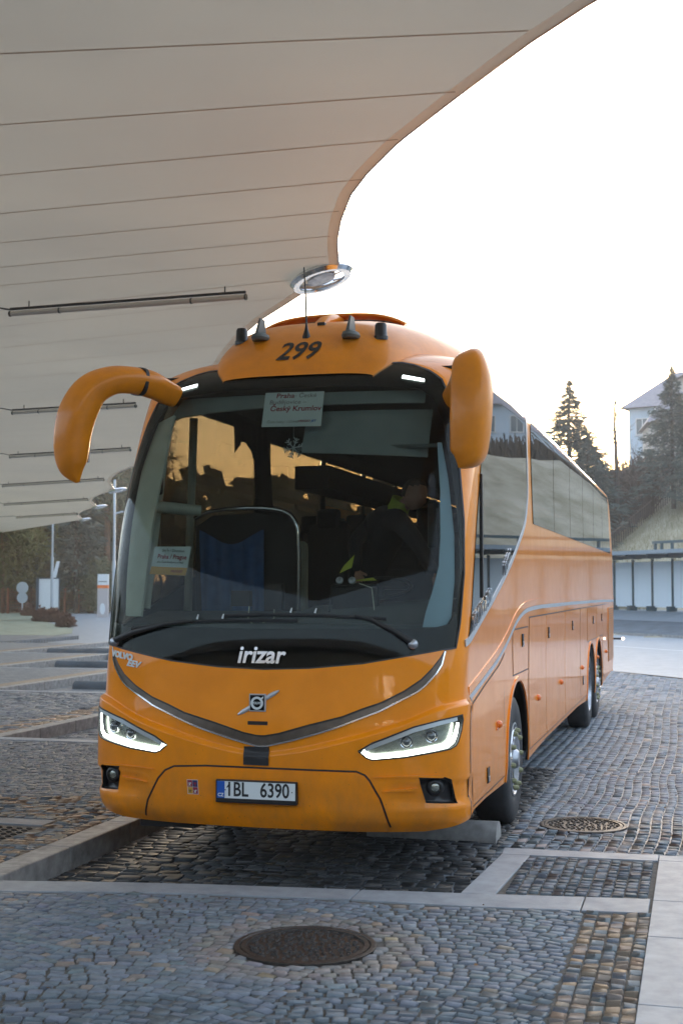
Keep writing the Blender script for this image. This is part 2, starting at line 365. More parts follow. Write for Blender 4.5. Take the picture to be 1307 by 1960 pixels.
# side skins with window holes and wheel arches
WY=[2.90,10.62,12.04]; WR=.50
def arch(yc,ra=.66,zt=1.17,n=14):
    o=[]
    for i in range(n+1):
        a=math.pi*(1-i/n); o.append((yc+ra*math.cos(a)*(1 if True else 1), .5+(zt-.5)*max(0,math.sin(a))**.8))
    o[0]=(yc-ra-.02,.43); o[-1]=(yc+ra+.02,.43); return o
def low(za,yc0): return za
botline=[(.0,.46)]
side_bottom=[(2.2,.46)]
def side_outline():
    b=[]
    for (y,z) in [(1.2,.463)]+arch(WY[0])+[(5,.47),(8.5,.47)]+arch(WY[1])+arch(WY[2])+[(13.6,.48),(15.3,.53)]: b.append((float(side_s(y,z)),z))
    b=[(SB,.46)]+b
    for z in np.linspace(.6,3.56,14): b.append((float(side_s(yend(z),z)),float(z)))
    b.append((SB,3.56)); return b
drv_s=[(1.43,1.62),(1.49,1.85),(1.54,2.3),(1.575,2.72),(1.57,3.1),(1.60,3.42)]
drv_y=smoothline([(3.53,3.42),(3.59,3.0),(3.585,2.75),(3.42,2.53),(3.0,2.34),(2.43,2.13),(1.57,1.88),(.9,1.71),(.42,1.585)],5)
drv=drv_s[:-1]+[(1.60,3.42)]+sy([(1.6,3.45),(2.6,3.45),(3.45,3.45)])+sy(drv_y)
drv_ccw=drv[::-1]
def shrink(poly,d):
    p=np.array(poly); c=p.mean(0); n=len(p); out=[]
    a=.5*np.sum(p[:,0]*np.roll(p[:,1],-1)-np.roll(p[:,0],-1)*p[:,1]); sg=1 if a>0 else -1
    for i in range(n):
        t1=p[i]-p[i-1]; t2=p[(i+1)%n]-p[i]; t1/=np.linalg.norm(t1)+1e-9; t2/=np.linalg.norm(t2)+1e-9; t=t1+t2; t/=np.linalg.norm(t)+1e-9
        out.append(tuple(p[i]+sg*d*np.array([-t[1],t[0]])))
    return out
def winrect(y0,y1,z0=2.56,z1=3.40,sl0=0,sl1=0): return sy([(y0,z0),(y1,z0),(y1+sl1,z1),(y0+sl0,z1)])
wys=[4.02,5.85,7.65,9.45,11.25,13.05,14.95]
side_win=[]
for i in range(6):
    side_win.append((wys[i]+(.015 if i else 0),wys[i+1]-.015,-.12 if i==0 else 0,-.55 if i==5 else 0))
for sgn in (0,1):
    hs=[shrink(drv_ccw,.045)]+[winrect(a+.05,b-.05,2.60,3.36,s0,s1) for a,b,s0,s1 in side_win]
    patch('side_panel',side_outline(),[M['paint'],M['lining']],bus,0,.02,.13,holes=hs,mirror=bool(sgn))
    patch('quarter_window_frame',drv_ccw,M['blackgloss'],bus,.002,0,.08,holes=[shrink(drv_ccw,.05)],mirror=bool(sgn))
    patch('driver_window' ,drv_ccw,M['sideglass'],bus,.006,.004,.08,mirror=bool(sgn))
    strip('window_trim',sy([(3.53,3.47)])+sy(drv_y),.045,M['silver'],bus,.010,.010,.05,mirror=bool(sgn))
    for a,b,s0,s1 in side_win:
        o=winrect(a,b,2.54,3.47,s0,s1)
        patch('side_window',o,M['sideglass'],bus,.006,.004,.15,mirror=bool(sgn))
        patch('window_frame',o,M['blackgloss'],bus,.002,0,.15,holes=[winrect(a+.055,b-.055,2.605,3.355,s0,s1)],mirror=bool(sgn))
    # silver waist line and hatch joints
    wl=smoothline([(.47,1.22),(1.1,1.31),(1.81,1.42),(2.35,1.54),(2.75,1.65),(3.15,1.72),(3.6,1.755),(4.6,1.77)],6)+[(8,1.765),(12,1.75),(15.65,1.72)]
    strip('waist_trim',sy(wl),.035,M['silver'],bus,.007,.008,.1,mirror=bool(sgn))
    strip('waist_crease',sy([(y,z+.05) for y,z in wl]),.06,M['paint'],bus,.006,.010,.1,mirror=bool(sgn))
    hatch=[(1.38,2.2,.52,1.33),(2.60,3.56,1.24,1.60),(3.68,5.0,.52,1.68),(5.02,6.9,.52,1.68),(6.92,8.86,.52,1.68),(8.90,9.86,.52,1.68),(10.0,11.6,1.22,1.68),(11.63,12.9,1.22,1.68),(12.95,13.9,.56,1.68)]
    for (a,b,z0,z1) in hatch:
        o=sy([(a,z0),(b,z0),(b,z1-.02),(b-.03,z1),(a+.03,z1),(a,z1-.02)]); r_=sy([(a-.012,z0-.012),(b+.012,z0-.012),(b+.012,z1+.012),(a-.012,z1+.012)])
        if a==1.38: 
            o=sy([(.62,.50),(2.12,.50),(2.12,1.43),(1.81,1.355),(1.1,1.25),(.62,1.17)]); r_=sy([(.61,.487),(2.132,.487),(2.132,1.445),(1.81,1.368),(1.1,1.262),(.61,1.182)])
        patch('hatch_joint',r_,M['ink'],bus,.0015,0,.2,mirror=bool(sgn))
        h=patch('luggage_hatch',o,M['paint'],bus,.004,.002,.16,mirror=bool(sgn))
    for (y,z) in [(3.18,1.5),(5.2,1.5),(7.78,1.5),(10.96,1.49),(12.66,1.49),(1.24,.62),(9.2,.75)]:
        patch('hatch_handle',sy([(y-.045,z-.055),(y+.045,z-.055),(y+.045,z+.055),(y-.045,z+.055)]),M['blackgloss'],bus,.012,.009,.05,mirror=bool(sgn))
        patch('handle_plate',sy([(y-.03,z-.045),(y+.03,z-.045),(y+.03,z-.01),(y-.03,z-.01)]),M['steel'],bus,.016,.003,.05,mirror=bool(sgn))
    for y in [1.76,4.25,6.35,9.03,11.68,13.52]:
        b=MB(); zz=.925; x_=1.279; b.lathe([(.030,0),(.030,.006),(.024,.022),(.012,.030),(0.0001,.032)],14,'x',(x_,y,zz))
        if sgn: b.v=[(-x,yy,z) for x,yy,z in b.v]; b.f=[f[::-1] for f in b.f]
        b.build('side_marker',M['amber'],bus,smooth=40)
        if y==1.76: patch('marker_base',sy([(1.66,.89),(1.73,.89),(1.73,.955),(1.66,.955)]),M['amber'],bus,.010,.008,.05,mirror=bool(sgn))
    # wheel-arch lips
    for yc in WY:
        strip('wheel_arch_lip',sy([(y,z) for y,z in arch(yc,.680,1.195)]),.034,M['paint'],bus,.010,.010,.08,mirror=bool(sgn))
    strip('body_seam',[(SB,.47),(SB,1.0),(SB+.005,1.225)],.010,M['ink'],bus,.003,0,.05,mirror=bool(sgn))
    # grille at the rear corner
    patch('rear_grille',sy([(14.2,.72),(15.45,.72),(15.5,1.62),(14.2,1.62)]),M['paint_dusty'],bus,.008,.006,.1,mirror=bool(sgn))
    for k in range(22):
        z=.75+k*.04
        strip('grille_slat',sy([(14.25,z),(15.42,z)]),.012,M['ink'],bus,.011,.003,.3,mirror=bool(sgn))
# roof: rounded skin from z=3.56 to the crown
zz=[3.56]+[ZR+(ZT-ZR)*math.sin(a) for a in np.linspace(.40,1.5,16)]+[3.7999]
zz=sorted(z for z in zz if z>=3.56)
b=MB(); ng=70; rows=[]
for z in zz:
    se=float(side_s(yend(z),z)); ss=np.concatenate([np.linspace(0,SC,26),np.linspace(SC,se,24)[1:]]); ss=np.concatenate([-ss[::-1],ss[1:]])
    rows.append(S0(ss,np.full(len(ss),z)))
n=len(rows[0]); V=np.vstack(rows); F=[(i*n+k,i*n+k+1,(i+1)*n+k+1,(i+1)*n+k) for i in range(len(rows)-1) for k in range(n-1)]
L0=(len(rows)-1)*n
F+=[(L0+k,L0+k+1,L0+n-2-k,L0+n-1-k) for k in range((n-1)//2-1)]
b.add(V.tolist(),F); b.build('roof',M['paint_dusty'],bus,smooth=50)
# rear wall
b=MB(); zs=np.linspace(.5,3.795,24); vs=[]
for z in zs:
    hw=float(HW(z)); y=float(yend(z)); vs+=[(-hw,y,z),(-hw*.6,y+.10,z),(hw*.6,y+.10,z),(hw,y,z)]
b.add(vs,[(i*4+k+1,i*4+k,i*4+4+k,i*4+5+k) for i in range(23) for k in range(3)]); b.build('rear_wall',M['paint'],bus,smooth=50)
# roof pod (climate dome) with its sensors
pyy=[.76,.80,.86,.94,1.04,1.16,1.32,1.52,1.8,2.1,2.5,2.9,3.2,3.36,3.42]
zc=pchip([.76,.80,.86,.94,1.04,1.16,1.32,1.52,1.8,2.1,2.5,2.9,3.2,3.36,3.42],[3.47,3.53,3.615,3.705,3.79,3.87,3.945,4.0,4.03,4.04,4.03,3.99,3.90,3.80,3.70])
pw=pchip([.76,.9,1.1,1.4,1.8,2.3,2.9,3.42],[.56,.66,.745,.83,.95,1.08,1.16,1.17])
zbs=pchip([.76,.9,1.1,1.4,1.8,2.3,2.9,3.42],[3.44,3.52,3.565,3.60,3.62,3.60,3.56,3.55])
def podz(x,y):
    u=np.clip(abs(x)/pw(y),0,1); return float(zbs(y)+(max(zc(y)-zbs(y),.01))*(1-u**3.4)**.52)
pyy=np.concatenate([np.linspace(.76,1.4,22),np.linspace(1.45,3.2,26),[3.3,3.38,3.42]])
b=MB(); nu=41; vs=[]
for y in pyy:
    for k in range(nu):
        a=-math.pi/2+math.pi*k/(nu-1); x=math.sin(a)*float(pw(y)); vs.append((x,float(y),podz(x,y) if 0<k<nu-1 else float(zbs(y))-.03))
b.add(vs,[(i*nu+k,i*nu+k+1,(i+1)*nu+k+1,(i+1)*nu+k) for i in range(len(pyy)-1) for k in range(nu-1)])
pod=b.build('roof_pod',M['paint_dusty'],bus,smooth=70)
# air scoop rim on the crest
def rim(y,h,xs,m_,name,r):
    b=MB(); b.tube([(x,y+.10*(abs(x)/.8)**2,podz(x,y)+h*(1-(abs(x+.06)/.63)**4)) for x in xs],r,10,flat=(0,0,1)); return b.build(name,m_,pod,smooth=60)
xs=np.linspace(-.66,.54,25)
rim(1.88,.070,xs,M['paint_dusty'],'scoop_rim',[(.026,.12)]*25)
b=MB(); vs=[]
for x in xs: y=1.80+.10*(abs(x)/.8)**2; vs+=[(x,y,podz(x,y)-.02),(x,y,podz(x,y)+.035*(1-(abs(x+.06)/.63)**4)+.003)]
b.add(vs,[(2*i,2*i+2,2*i+3,2*i+1) for i in range(24)]); b.build('air_intake',M['ink'],pod)
b=MB(); b.tube([(-.02,1.36,podz(0,1.36)-.02),(-.01,1.5,podz(0,1.5)+.01),(.0,1.7,podz(0,1.7)+.035),(.0,1.95,podz(0,1.9)+.045)],[(.02,.05),(.035,.055),(.045,.065),(.03,.07)],12,flat=(0,0,1)); b.build('scoop_rib',M['paint_dusty'],pod,smooth=60)
def podpt(px_x,y): return (px_x,y,podz(px_x,y))
for x,y in ((-.56,1.16),(.535,1.10)):
    b=MB(); z=podz(x,y)-.03; b.lathe([(.053,0),(.053,.03),(.046,.038),(.044,.11),(.036,.128),(0.001,.132)],20,'z',(x,y,z)); b.build('roof_sensor',M['black'],bus,smooth=40)
for x,y in ((-.375,1.06),(.33,1.02)):
    z=podz(x,y)-.035; b=MB(); b.lathe([(.001,0.03),(.058,0.03),(.066,.05),(.058,.075),(.035,.088),(.001,.09)],20,'z',(x,y,z)); 
    b.v=[(vx,y+(vy-y)*1.7,vz) for vx,vy,vz in b.v]
    b.add([(x-.012,y-.10,z+.08),(x+.012,y-.10,z+.08),(x+.014,y+.09,z+.08),(x-.014,y+.09,z+.08),(x-.006,y-.02,z+.20),(x+.006,y-.02,z+.20),(x+.008,y+.07,z+.20),(x-.008,y+.07,z+.20)],[(0,1,5,4),(1,2,6,5),(2,3,7,6),(3,0,4,7),(4,5,6,7)])
    b.build('shark_fin_antenna',M['grey'],bus,smooth=30)
b=MB(); x,y=-.02,1.06; z=podz(x,y)
b.lathe([(.032,-.02),(.030,0),(.014,.05),(.006,.10)],14,'z',(x,y,z)); b.tube([(x,y,z+.09),(x-.006,y,z+.30),(x-.02,y+.005,z+.52)],[.009,.007,.006],6); b.build('whip_antenna',M['black'],bus,smooth=40)
b=MB(); b.box(.0,.06,1.27,1.32,podz(.02,1.28)-.01,podz(.02,1.28)+.022); bevel(b.build('roof_puck',M['black'],bus),.006)
b=MB(); b.box(1.00,1.10,2.02,2.14,3.66,3.745); bevel(b.build('roof_clip',M['black'],bus),.01)
# numerals 299 painted on the dome front
def on_pod(v,x0,y0,k=1.):
    # walk up the dome profile: local height h above the start row
    ys=np.linspace(.78,1.6,400); zs=np.array([podz(0,q) for q in ys]); arc=np.concatenate([[0],np.cumsum(np.hypot(np.diff(ys),np.diff(zs)))])
    out=[]
    for q in v:
        yy=float(np.interp(y0+q[1],arc,ys)); x=x0+q[0]; out.append((x,yy-.004,podz(x,yy)+.004))
    return out
v,fs=text_geo('299',.285,0.,shear=.18,bold=.006,sx=.72)
me=bmesh.new(); 
for q in v: me.verts.new(q)
me.verts.ensure_lookup_table()
for f_ in fs:
    try: me.faces.new([me.verts[i] for i in f_])
    except ValueError: pass
for gy in np.arange(-.14,.14,.02):
    bmesh.ops.bisect_plane(me,geom=me.verts[:]+me.edges[:]+me.faces[:],plane_co=(0,gy,0),plane_no=(0,1,0))
for gx in np.arange(-.25,.26,.04):
    bmesh.ops.bisect_plane(me,geom=me.verts[:]+me.edges[:]+me.faces[:],plane_co=(gx,0,0),plane_no=(1,0,0))
me.verts.index_update(); vv=[tuple(q.co) for q in me.verts]; ff=[[q.index for q in f_.verts] for f_ in me.faces]; me.free()
b=MB(); b.add(on_pod(vv,-.035,.205),ff); b.build('fleet_number',M['ink'],bus)
# windscreen: dark border print and one curved glass
vis=sym([(0,3.365),(.5,3.365),(.9,3.33),(1.0,3.26),(1.08,3.10),(1.185,2.7),(1.262,2.3),(1.288,2.0),(1.27,1.80),(1.21,1.715),(1.1,1.69),(.5,1.685),(0,1.68)])
patch('windscreen_border',mask_out,M['blackgloss'],bus,.003,0,.04,holes=[vis])
patch('windscreen',mask_out,M['glass'],bus,.012,.005,.04)
strip('windscreen_seal',smoothline([(-s,z) for s,z in half[::-1]],1)[::1]+[(s,z) for s,z in half[1:]] if False else mask_out+[mask_out[0]],.012,M['ink'],bus,.013,.006,.04)
# bonnet panel and V trim
Vtop=[(0,.998),(.03,.999),(.12,1.015),(.317,1.072),(.54,1.130),(.659,1.178),(.785,1.222),(.927,1.295),(1.03,1.365),(1.094,1.43),(1.15,1.50),(1.175,1.542)]
Vlow=[(0,.925),(.03,.926),(.10,.942),(.2,.966),(.389,1.020),(.497,1.055),(.78,1.165),(.826,1.190),(1.01,1.285),(1.061,1.325),(1.13,1.40),(1.165,1.455),(1.185,1.54)]
band=[(s,z) for s,z in Vlow]+[(s,z) for s,z in Vtop[::-1]]+[(-s,z) for s,z in Vtop[1:]]+[(-s,z) for s,z in Vlow[:0:-1]]
patch('v_trim_band',band,M['satin'],bus,.004,.004,.03)
strip('v_trim_chrome',[(-s,z) for s,z in Vlow[:0:-1]]+Vlow,.010,M['chrome'],bus,.012,.012,.03)
bon=[(-s,z) for s,z in Vtop[:0:-1]]+Vtop+[(1.17,1.546),(.92,1.503),(.66,1.458),(.31,1.424),(0,1.413),(-.31,1.424),(-.66,1.458),(-.92,1.503),(-1.17,1.546)]
patch('bonnet_panel',bon,M['paint'],bus,.014,.012,.035)
strip('bonnet_joint',[(s,z-.006) for s,z in [(-s,z) for s,z in Vtop[:0:-1]]+Vtop],.012,M['ink'],bus,.0065,0,.03)
# lettering and emblem
skin_text('maker_lettering','ırızar'.replace('ı','i'),.155,-.022,1.505,M['chrome'],bus,off=.014,depth=.012,shear=.18,bold=.0035,sx=1.0)
skin_text('badge_lettering','VOLVO',.056,-1.065,1.485,M['white'],bus,off=.016,depth=.006,rot=-.13,bold=.0028,sx=1.12)
skin_text('badge_lettering','EEV',.058,-.955,1.432,M['white'],bus,off=.016,depth=.006,rot=-.12,bold=.0022,sx=1.15,shear=.3)
emb=MB(); yb=-.006
def fy(x,z): return float(S(front_s(x,z),np.array(z),0.)[1]) 
def fbox(x0,x1,z0,z1,d0,d1,name,m_,par,bev=.003):
    b=MB(); ya=fy((x0+x1)/2,(z0+z1)/2); b.box(x0,x1,ya-d1,ya-d0,z0,z1); o=b.build(name,m_,par); 
    if bev: bevel(o,bev)
    return o
p0=Vector((-.16,fy(-.16,1.13)-.022,1.125)); p1=Vector((.115,fy(.11,1.28)-.022,1.285))
b=MB(); d=(p1-p0); q=Vector((-.3,0,1)).normalized()*.012
b.tube([p0-Vector((0,0,0)),p0+d*.12,p1-d*.12,p1],[(.002,.004),(.008,.014),(.008,.014),(.002,.004)],8,flat=(0,1,0)); emo=b.build('emblem_bar',M['badge'],bus,smooth=40)
fbox(-.082,.030,1.148,1.262,.014,.034,'emblem_plate',M['badge'],bus); fbox(-.074,.022,1.156,1.254,.030,.036,'emblem_field',M['blackgloss'],bus,0)
b=MB(); b.lathe([(.042,-.004),(.042,.004),(.028,.004),(.028,-.004),(.042,-.004)],28,'y',(-.026,fy(-.026,1.205)-.041,1.203)); b.tube([(.006,fy(0,1.24)-.041,1.232),(.016,fy(0,1.24)-.041,1.246)],[.007,.0015],8); b.build('emblem_ring',M['white'],bus)
plane_text('emblem_lettering','VOLVO',.020,(-.026,fy(-.026,1.205)-.043,1.203),(1,0,0),(0,0,1),M['white'],bus,bold=.001)
fbox(-.09,.045,1.062,1.086,.013,.018,'name_strip',M['black'],bus,.002)
# tow cover panel, sensor plate, number plate, crest sticker
tow=[(-.852,.437),(-.802,.553),(-.713,.697),(-.66,.75),(-.596,.779),(-.378,.790),(0,.787),(.378,.787),(.637,.787),(.69,.765),(.72,.732),(.782,.623),(.84,.437)]
strip('panel_joint',tow,.012,M['ink'],bus,.0015,0,.03)
patch('tow_cover',[(-.835,.405),(-.79,.553),(-.702,.692),(-.655,.74),(-.592,.768),(-.378,.779),(0,.777),(.378,.777),(.632,.777),(.68,.757),(.71,.725),(.77,.62),(.826,.405),(.6,.395),(0,.39),(-.6,.395)],M['paint'],bus,.004,.004,.035)
patch('sensor_plate',[(-.115,.805),(.055,.805),(.055,.922),(-.115,.922)],M['ink'],bus,.012,.008,.02)
xa,xb,za,zb=-.30,.252,.560,.708
b=MB(); ya=-.028; b.box(xa,xb,ya-.012,ya+.03,za,zb); bevel(b.build('plate_holder',M['black'],bus),.006)
b=MB(); b.box(xa+.012,xb-.010,ya-.0155,ya-.0122,za+.030,zb-.010); pl=b.build('number_plate',M['white'],bus)
b=MB(); b.box(xa+.012,xa+.065,ya-.0166,ya-.0156,za+.030,zb-.010); b.build('plate_band',M['blue'],pl)
plane_text('plate_lettering','CZ',.030,(xa+.039,ya-.0168,za+.050),(1,0,0),(0,0,1),M['white'],pl,bold=.001)
plane_text('plate_lettering','1BL',.128,(xa+.150,ya-.0158,za+.085),(1,0,0),(0,0,1),M['ink'],pl,bold=.0022,sx=.78)
b=MB(); b.add([(xa+.077,ya-.0160,za+.100),(xa+.083,ya-.0160,za+.095),(xa+.099,ya-.0160,za+.116),(xa+.099,ya-.0160,za+.131)],[(0,1,2,3)]); b.build('plate_lettering',M['ink'],pl)
plane_text('plate_lettering','6390',.128,(xa+.405,ya-.0158,za+.085),(1,0,0),(0,0,1),M['ink'],pl,bold=.0022,sx=.78)
for x in (xa+.070,xb-.030): 
    b=MB(); b.lathe([(.004,0),(.004,-.002),(.0001,-.0022)],8,'y',(x,ya-.0165,za+.083)); b.build('plate_screw',M['ink'],pl)
# crest sticker: four quarters with pale lion and eagle strokes
cx0,cz0=-.467,.650; cy=fy(cx0,cz0)-.003-.004
def qbox(x0,x1,z0,z1,d,m_,nm='crest_field'):
    b=MB(); y0_=fy((x0+x1)/2,(z0+z1)/2)-.0065-d; y1_=fy((x0+x1)/2,z0)-.0065-d
    b.add([(x0,fy(x0,z0)-.0065-d,z0),(x1,fy(x1,z0)-.0065-d,z0),(x1,fy(x1,z1)-.0065-d,z1),(x0,fy(x0,z1)-.0065-d,z1)],[(0,1,2,3)]); return b.build(nm,m_,bus)
cr=(cx0-.038,cx0+.038,cz0-.050,cz0+.046); qbox(*cr,.0005,M['white'],'crest_sticker')
M['crestred']=mat('crest_red',(.30,.03,.05),rough=.5); M['crestblue']=mat('crest_navy',(.04,.05,.14),rough=.5)
mx_=(cr[0]+cr[1])/2; mz_=(cr[2]+cr[3])/2
qbox(cr[0]+.003,mx_-.001,mz_+.001,cr[3]-.003,.0012,M['crestred']); qbox(mx_+.001,cr[1]-.003,mz_+.001,cr[3]-.003,.0012,M['crestblue'])
qbox(cr[0]+.003,mx_-.001,cr[2]+.003,mz_-.001,.0012,M['yellow']); qbox(mx_+.001,cr[1]-.003,cr[2]+.003,mz_-.001,.0012,M['crestred'])
def glyph(cx,cz,sc,pts,m_):
    b=MB(); y_=fy(cx,cz)-.0085
    for (x0,z0,x1,z1,w_) in pts:
        dx,dz=x1-x0,z1-z0; L_=math.hypot(dx,dz)+1e-9; nx,nz=-dz/L_*w_/2,dx/L_*w_/2
        b.add([(cx+(x0+nx)*sc,y_,cz+(z0+nz)*sc),(cx+(x0-nx)*sc,y_,cz+(z0-nz)*sc),(cx+(x1-nx)*sc,y_,cz+(z1-nz)*sc),(cx+(x1+nx)*sc,y_,cz+(z1+nz)*sc)],[(0,1,2,3)])
    b.build('crest_figure',m_,bus)
lion=[(-.1,-.6,.1,.5,.35),(.1,.4,.45,.7,.4),(.1,.2,.6,.25,.14),(.05,0,.55,-.05,.14),(-.1,-.5,.3,-.8,.16),(-.15,-.4,-.5,-.75,.16),(-.2,-.3,-.6,.1,.12),(-.6,.1,-.4,.6,.12)]
eagle=[(0,-.6,0,.5,.3),(0,.5,.2,.75,.2),(-.1,.3,-.6,.5,.2),(-.1,.1,-.65,.1,.2),(.1,.3,.6,.5,.2),(.1,.1,.65,.1,.2),(0,-.3,-.4,-.7,.12),(0,-.3,.4,-.7,.12)]
glyph(mx_-.018,mz_+.022,.018,lion,M['white']); glyph(mx_+.018,mz_-.024,.018,lion,M['white']); glyph(mx_+.018,mz_+.022,.018,eagle,M['red']); glyph(mx_-.018,mz_-.024,.018,eagle,M['ink'])
# headlights
for sgn in (0,1):
    hl=empty('headlight',parent=bus)
    patch('housing',hl_out,M['reflector'],hl,-.045,0,.04,mirror=bool(sgn))
    # side walls of the lamp pocket
    o=dens(hl_out,.04); 
    if sgn: o=[(-s,z) for s,z in o][::-1]
    A=np.array(o); T=S(A[:,0],A[:,1],.0); Bt=S(A[:,0],A[:,1],-.05); n=len(A); b=MB()
    b.add(T.tolist()+Bt.tolist(),[((i+1)%n,i,n+i,n+(i+1)%n) for i in range(n)]); b.build('lamp_pocket',M['black'],hl)
    lower=[(.672,.912),(.70,.888),(.74,.878),(.82,.886),(.94,.899),(1.12,.930),(1.205,.945),(1.245,.972),(1.272,1.03),(1.284,1.085)]
    strip('light_strip',lower,.02,M['drl'],hl,-.012,.01,.03,mirror=bool(sgn),taper=([0,.1,.5,.9,1],[.030,.026,.026,.024,.012]))
    upper=[(.69,.925),(.75,.952),(.99,1.047),(1.15,1.088),(1.27,1.112)]
    strip('chrome_bezel',upper,.026,M['silver'],hl,-.004,.006,.03,mirror=bool(sgn))
    for (s_,z_) in ((.948,.975),(1.105,1.010)):
        s2=-s_ if sgn else s_; c=S(np.array(s2),np.array(z_),-.03); nn=Nrm(np.array(s2),np.array(z_)); rot=Vector(nn).to_track_quat('Z','Y').to_matrix()
        def orient(prof,nm,m_,par):
            b=MB(); b.lathe(prof,24,'z'); b.v=[tuple(Vector(c)+rot@Vector(v)) for v in b.v]; return b.build(nm,m_,par,smooth=50)
        le=orient([(.001,.026),(.016,.024),(.029,.014),(.034,0),(.034,-.02)],'projector_lens',M['lensball'],hl)
        orient([(.036,-.02),(.036,.006),(.041,.008),(.043,.0),(.043,-.02)],'lens_ring',M['chrome'],hl)
    patch('cover_lens',hl_out,M['clear'],hl,.003,0,.035,mirror=bool(sgn))
    strip('lamp_edge',hl_out+[hl_out[0]],.009,M['ink'],hl,.004,.004,.03,mirror=bool(sgn))
    fg=empty('fog_lamp',parent=bus)
    patch('fog_housing',fog_out,M['black'],fg,-.035,0,.04,mirror=bool(sgn))
    o=dens(fog_out,.04)
    if sgn: o=[(-s,z) for s,z in o][::-1]
    A=np.array(o); T=S(A[:,0],A[:,1],.002); Bt=S(A[:,0],A[:,1],-.036); n=len(A); b=MB()
    b.add(T.tolist()+Bt.tolist(),[((i+1)%n,i,n+i,n+(i+1)%n) for i in range(n)]); b.build('fog_pocket',M['black'],fg)
    s2=-1.133 if sgn else 1.133; c=S(np.array(s2),np.array(.682),-.02); nn=Nrm(np.array(s2),np.array(.682)); nn=nn*.5+np.array([0,-.5,0]); rot=Vector(nn).to_track_quat('Z','Y').to_matrix()
    orient([(.001,.012),(.022,.010),(.032,.004),(.034,0)],'fog_lens',M['reflector'],fg); orient([(.034,-.015),(.034,.014),(.040,.014),(.056,.004),(.060,-.016)],'fog_ring',M['black'],fg)
    strip('bumper_fin',[(.80,.668),(.86,.672),(.96,.674),(1.015,.678)],.016,M['paint'],bus,.012,.012,.03,mirror=bool(sgn),taper=([0,1],[.004,.020]))
    strip('bumper_crease',[(.74,.752),(.85,.758),(1.02,.762),(1.17,.757)],.014,M['paint'],bus,.010,.010,.03,mirror=bool(sgn),taper=([0,1],[.003,.018]))
    # white position lamps in the upper corners
    patch('position_lamp',[(.765,3.408),(.925,3.378),(.922,3.400),(.768,3.432)],M['lamp'],bus,.013,.002,.05,mirror=bool(sgn))
# wipers
def wiper(arm,blade,nm='wiper'):
    wp=empty(nm,parent=bus)
    def q(p,o): a=S(np.array(p[0]),np.array(p[1]),o); return tuple(a)
    b=MB(); b.tube([q(p,.05) for p in arm],[(.010,.022),(.010,.018),(.009,.014),(.007,.010)][:len(arm)],8,flat=(0,-1,0)); b.build('wiper_arm',M['black'],wp,smooth=40)
    b=MB(); b.tube([q(p,.028) for p in dens(blade,.1,False)],(.012),6); b.build('wiper_blade',M['rubber'],wp,smooth=40)
    b=MB(); c=q(arm[0],.03); b.lathe([(.032,0),(.032,-.02),(.022,-.03),(.001,-.034)],18,'y',c); b.build('wiper_pivot',M['steel'],wp,smooth=40)
    for t in (.42,.57):
        p=blade[0][0]+(blade[-1][0]-blade[0][0])*t; z=np.interp(p,[x[0] for x in sorted(blade)],[x[1] for x in sorted(blade)]); c=q((p,z+.015),.035); c2=q((p+.01,z+.045),.04)
        b=MB(); b.tube([c,c2],[.008,.004],6); b.build('washer_jet',M['white'],wp)
wiper([(.975,1.585),(.86,1.66),(.70,1.74),(.60,1.762)],[(.80,1.745),(.4,1.765),(0,1.77),(-.30,1.76)])
wiper([(-1.13,1.575),(-.95,1.64),(-.70,1.70),(-.50,1.722)],[(-.98,1.665),(-.6,1.718),(-.1,1.732),(.22,1.732)])
# mirrors
def horn(sx, path, rad, nm):
    mo=empty('mirror',parent=bus)
    b=MB(); b.tube(smoothpath(path,6),smoothr([(q[0]*.9,q[1]*.9) for q in rad],6),24,flat=(0,-1,0),sq=.68); b.build('mirror_housing',M['paint_dusty'],mo,smooth=60); return mo
def smoothpath(p,n):
    P_=np.array(p,float); out=[]
    for i in range(len(P_)-1):
        a=P_[max(i-1,0)]; b_=P_[i]; c=P_[i+1]; d=P_[min(i+2,len(P_)-1)]
        for t in np.linspace(0,1,n,endpoint=False): out.append(tuple(.5*((2*b_)+(-a+c)*t+(2*a-5*b_+4*c-d)*t*t+(-a+3*b_-3*c+d)*t**3)))
    out.append(tuple(P_[-1])); return out
def smoothr(r,n):
    P_=np.array([q if hasattr(q,'__len__') else (q,q) for q in r],float); return [tuple(x) for x in smoothpath(P_,n)]
ml=horn(-1,[(-.915,.70,3.345),(-.955,.58,3.37),(-.994,.45,3.395),(-1.071,.30,3.405),(-1.171,.18,3.388),(-1.278,.09,3.31),(-1.350,.05,3.17),(-1.387,.04,3.02),(-1.397,.04,2.88),(-1.392,.05,2.77),(-1.352,.05,2.672)],
        [(.07,.09),(.09,.10),(.10,.105),(.10,.10),(.11,.10),(.125,.115),(.135,.128),(.13,.125),(.12,.115),(.095,.085),(.012,.018)],'mirror')
mr=horn(1,[(1.14,.72,3.26),(1.22,.50,3.30),(1.30,.28,3.35),(1.355,.10,3.39),(1.38,-.01,3.33),(1.393,-.04,3.21),(1.39,-.05,3.04),(1.382,-.05,2.88),(1.365,-.04,2.77),(1.325,-.03,2.70)],
        [(.08,.08),(.08,.08),(.09,.085),(.105,.085),(.125,.105),(.14,.128),(.14,.138),(.13,.132),(.11,.118),(.012,.07)],'mirror')
b=MB(); b.tube([(-1.035,.372,3.402),(-1.048,.348,3.404)],[(.100,.101),(.100,.101)],24,flat=(0,-1,0),sq=.68); b.build('mirror_joint',M['ink'],ml,smooth=40)
b=MB(); b.tube([(-1.385,.155,3.02),(-1.39,.155,2.82)],[(.01,.085),(.01,.075)],12,flat=(0,-1,0)); b.build('mirror_glass',M['chrome'],ml)
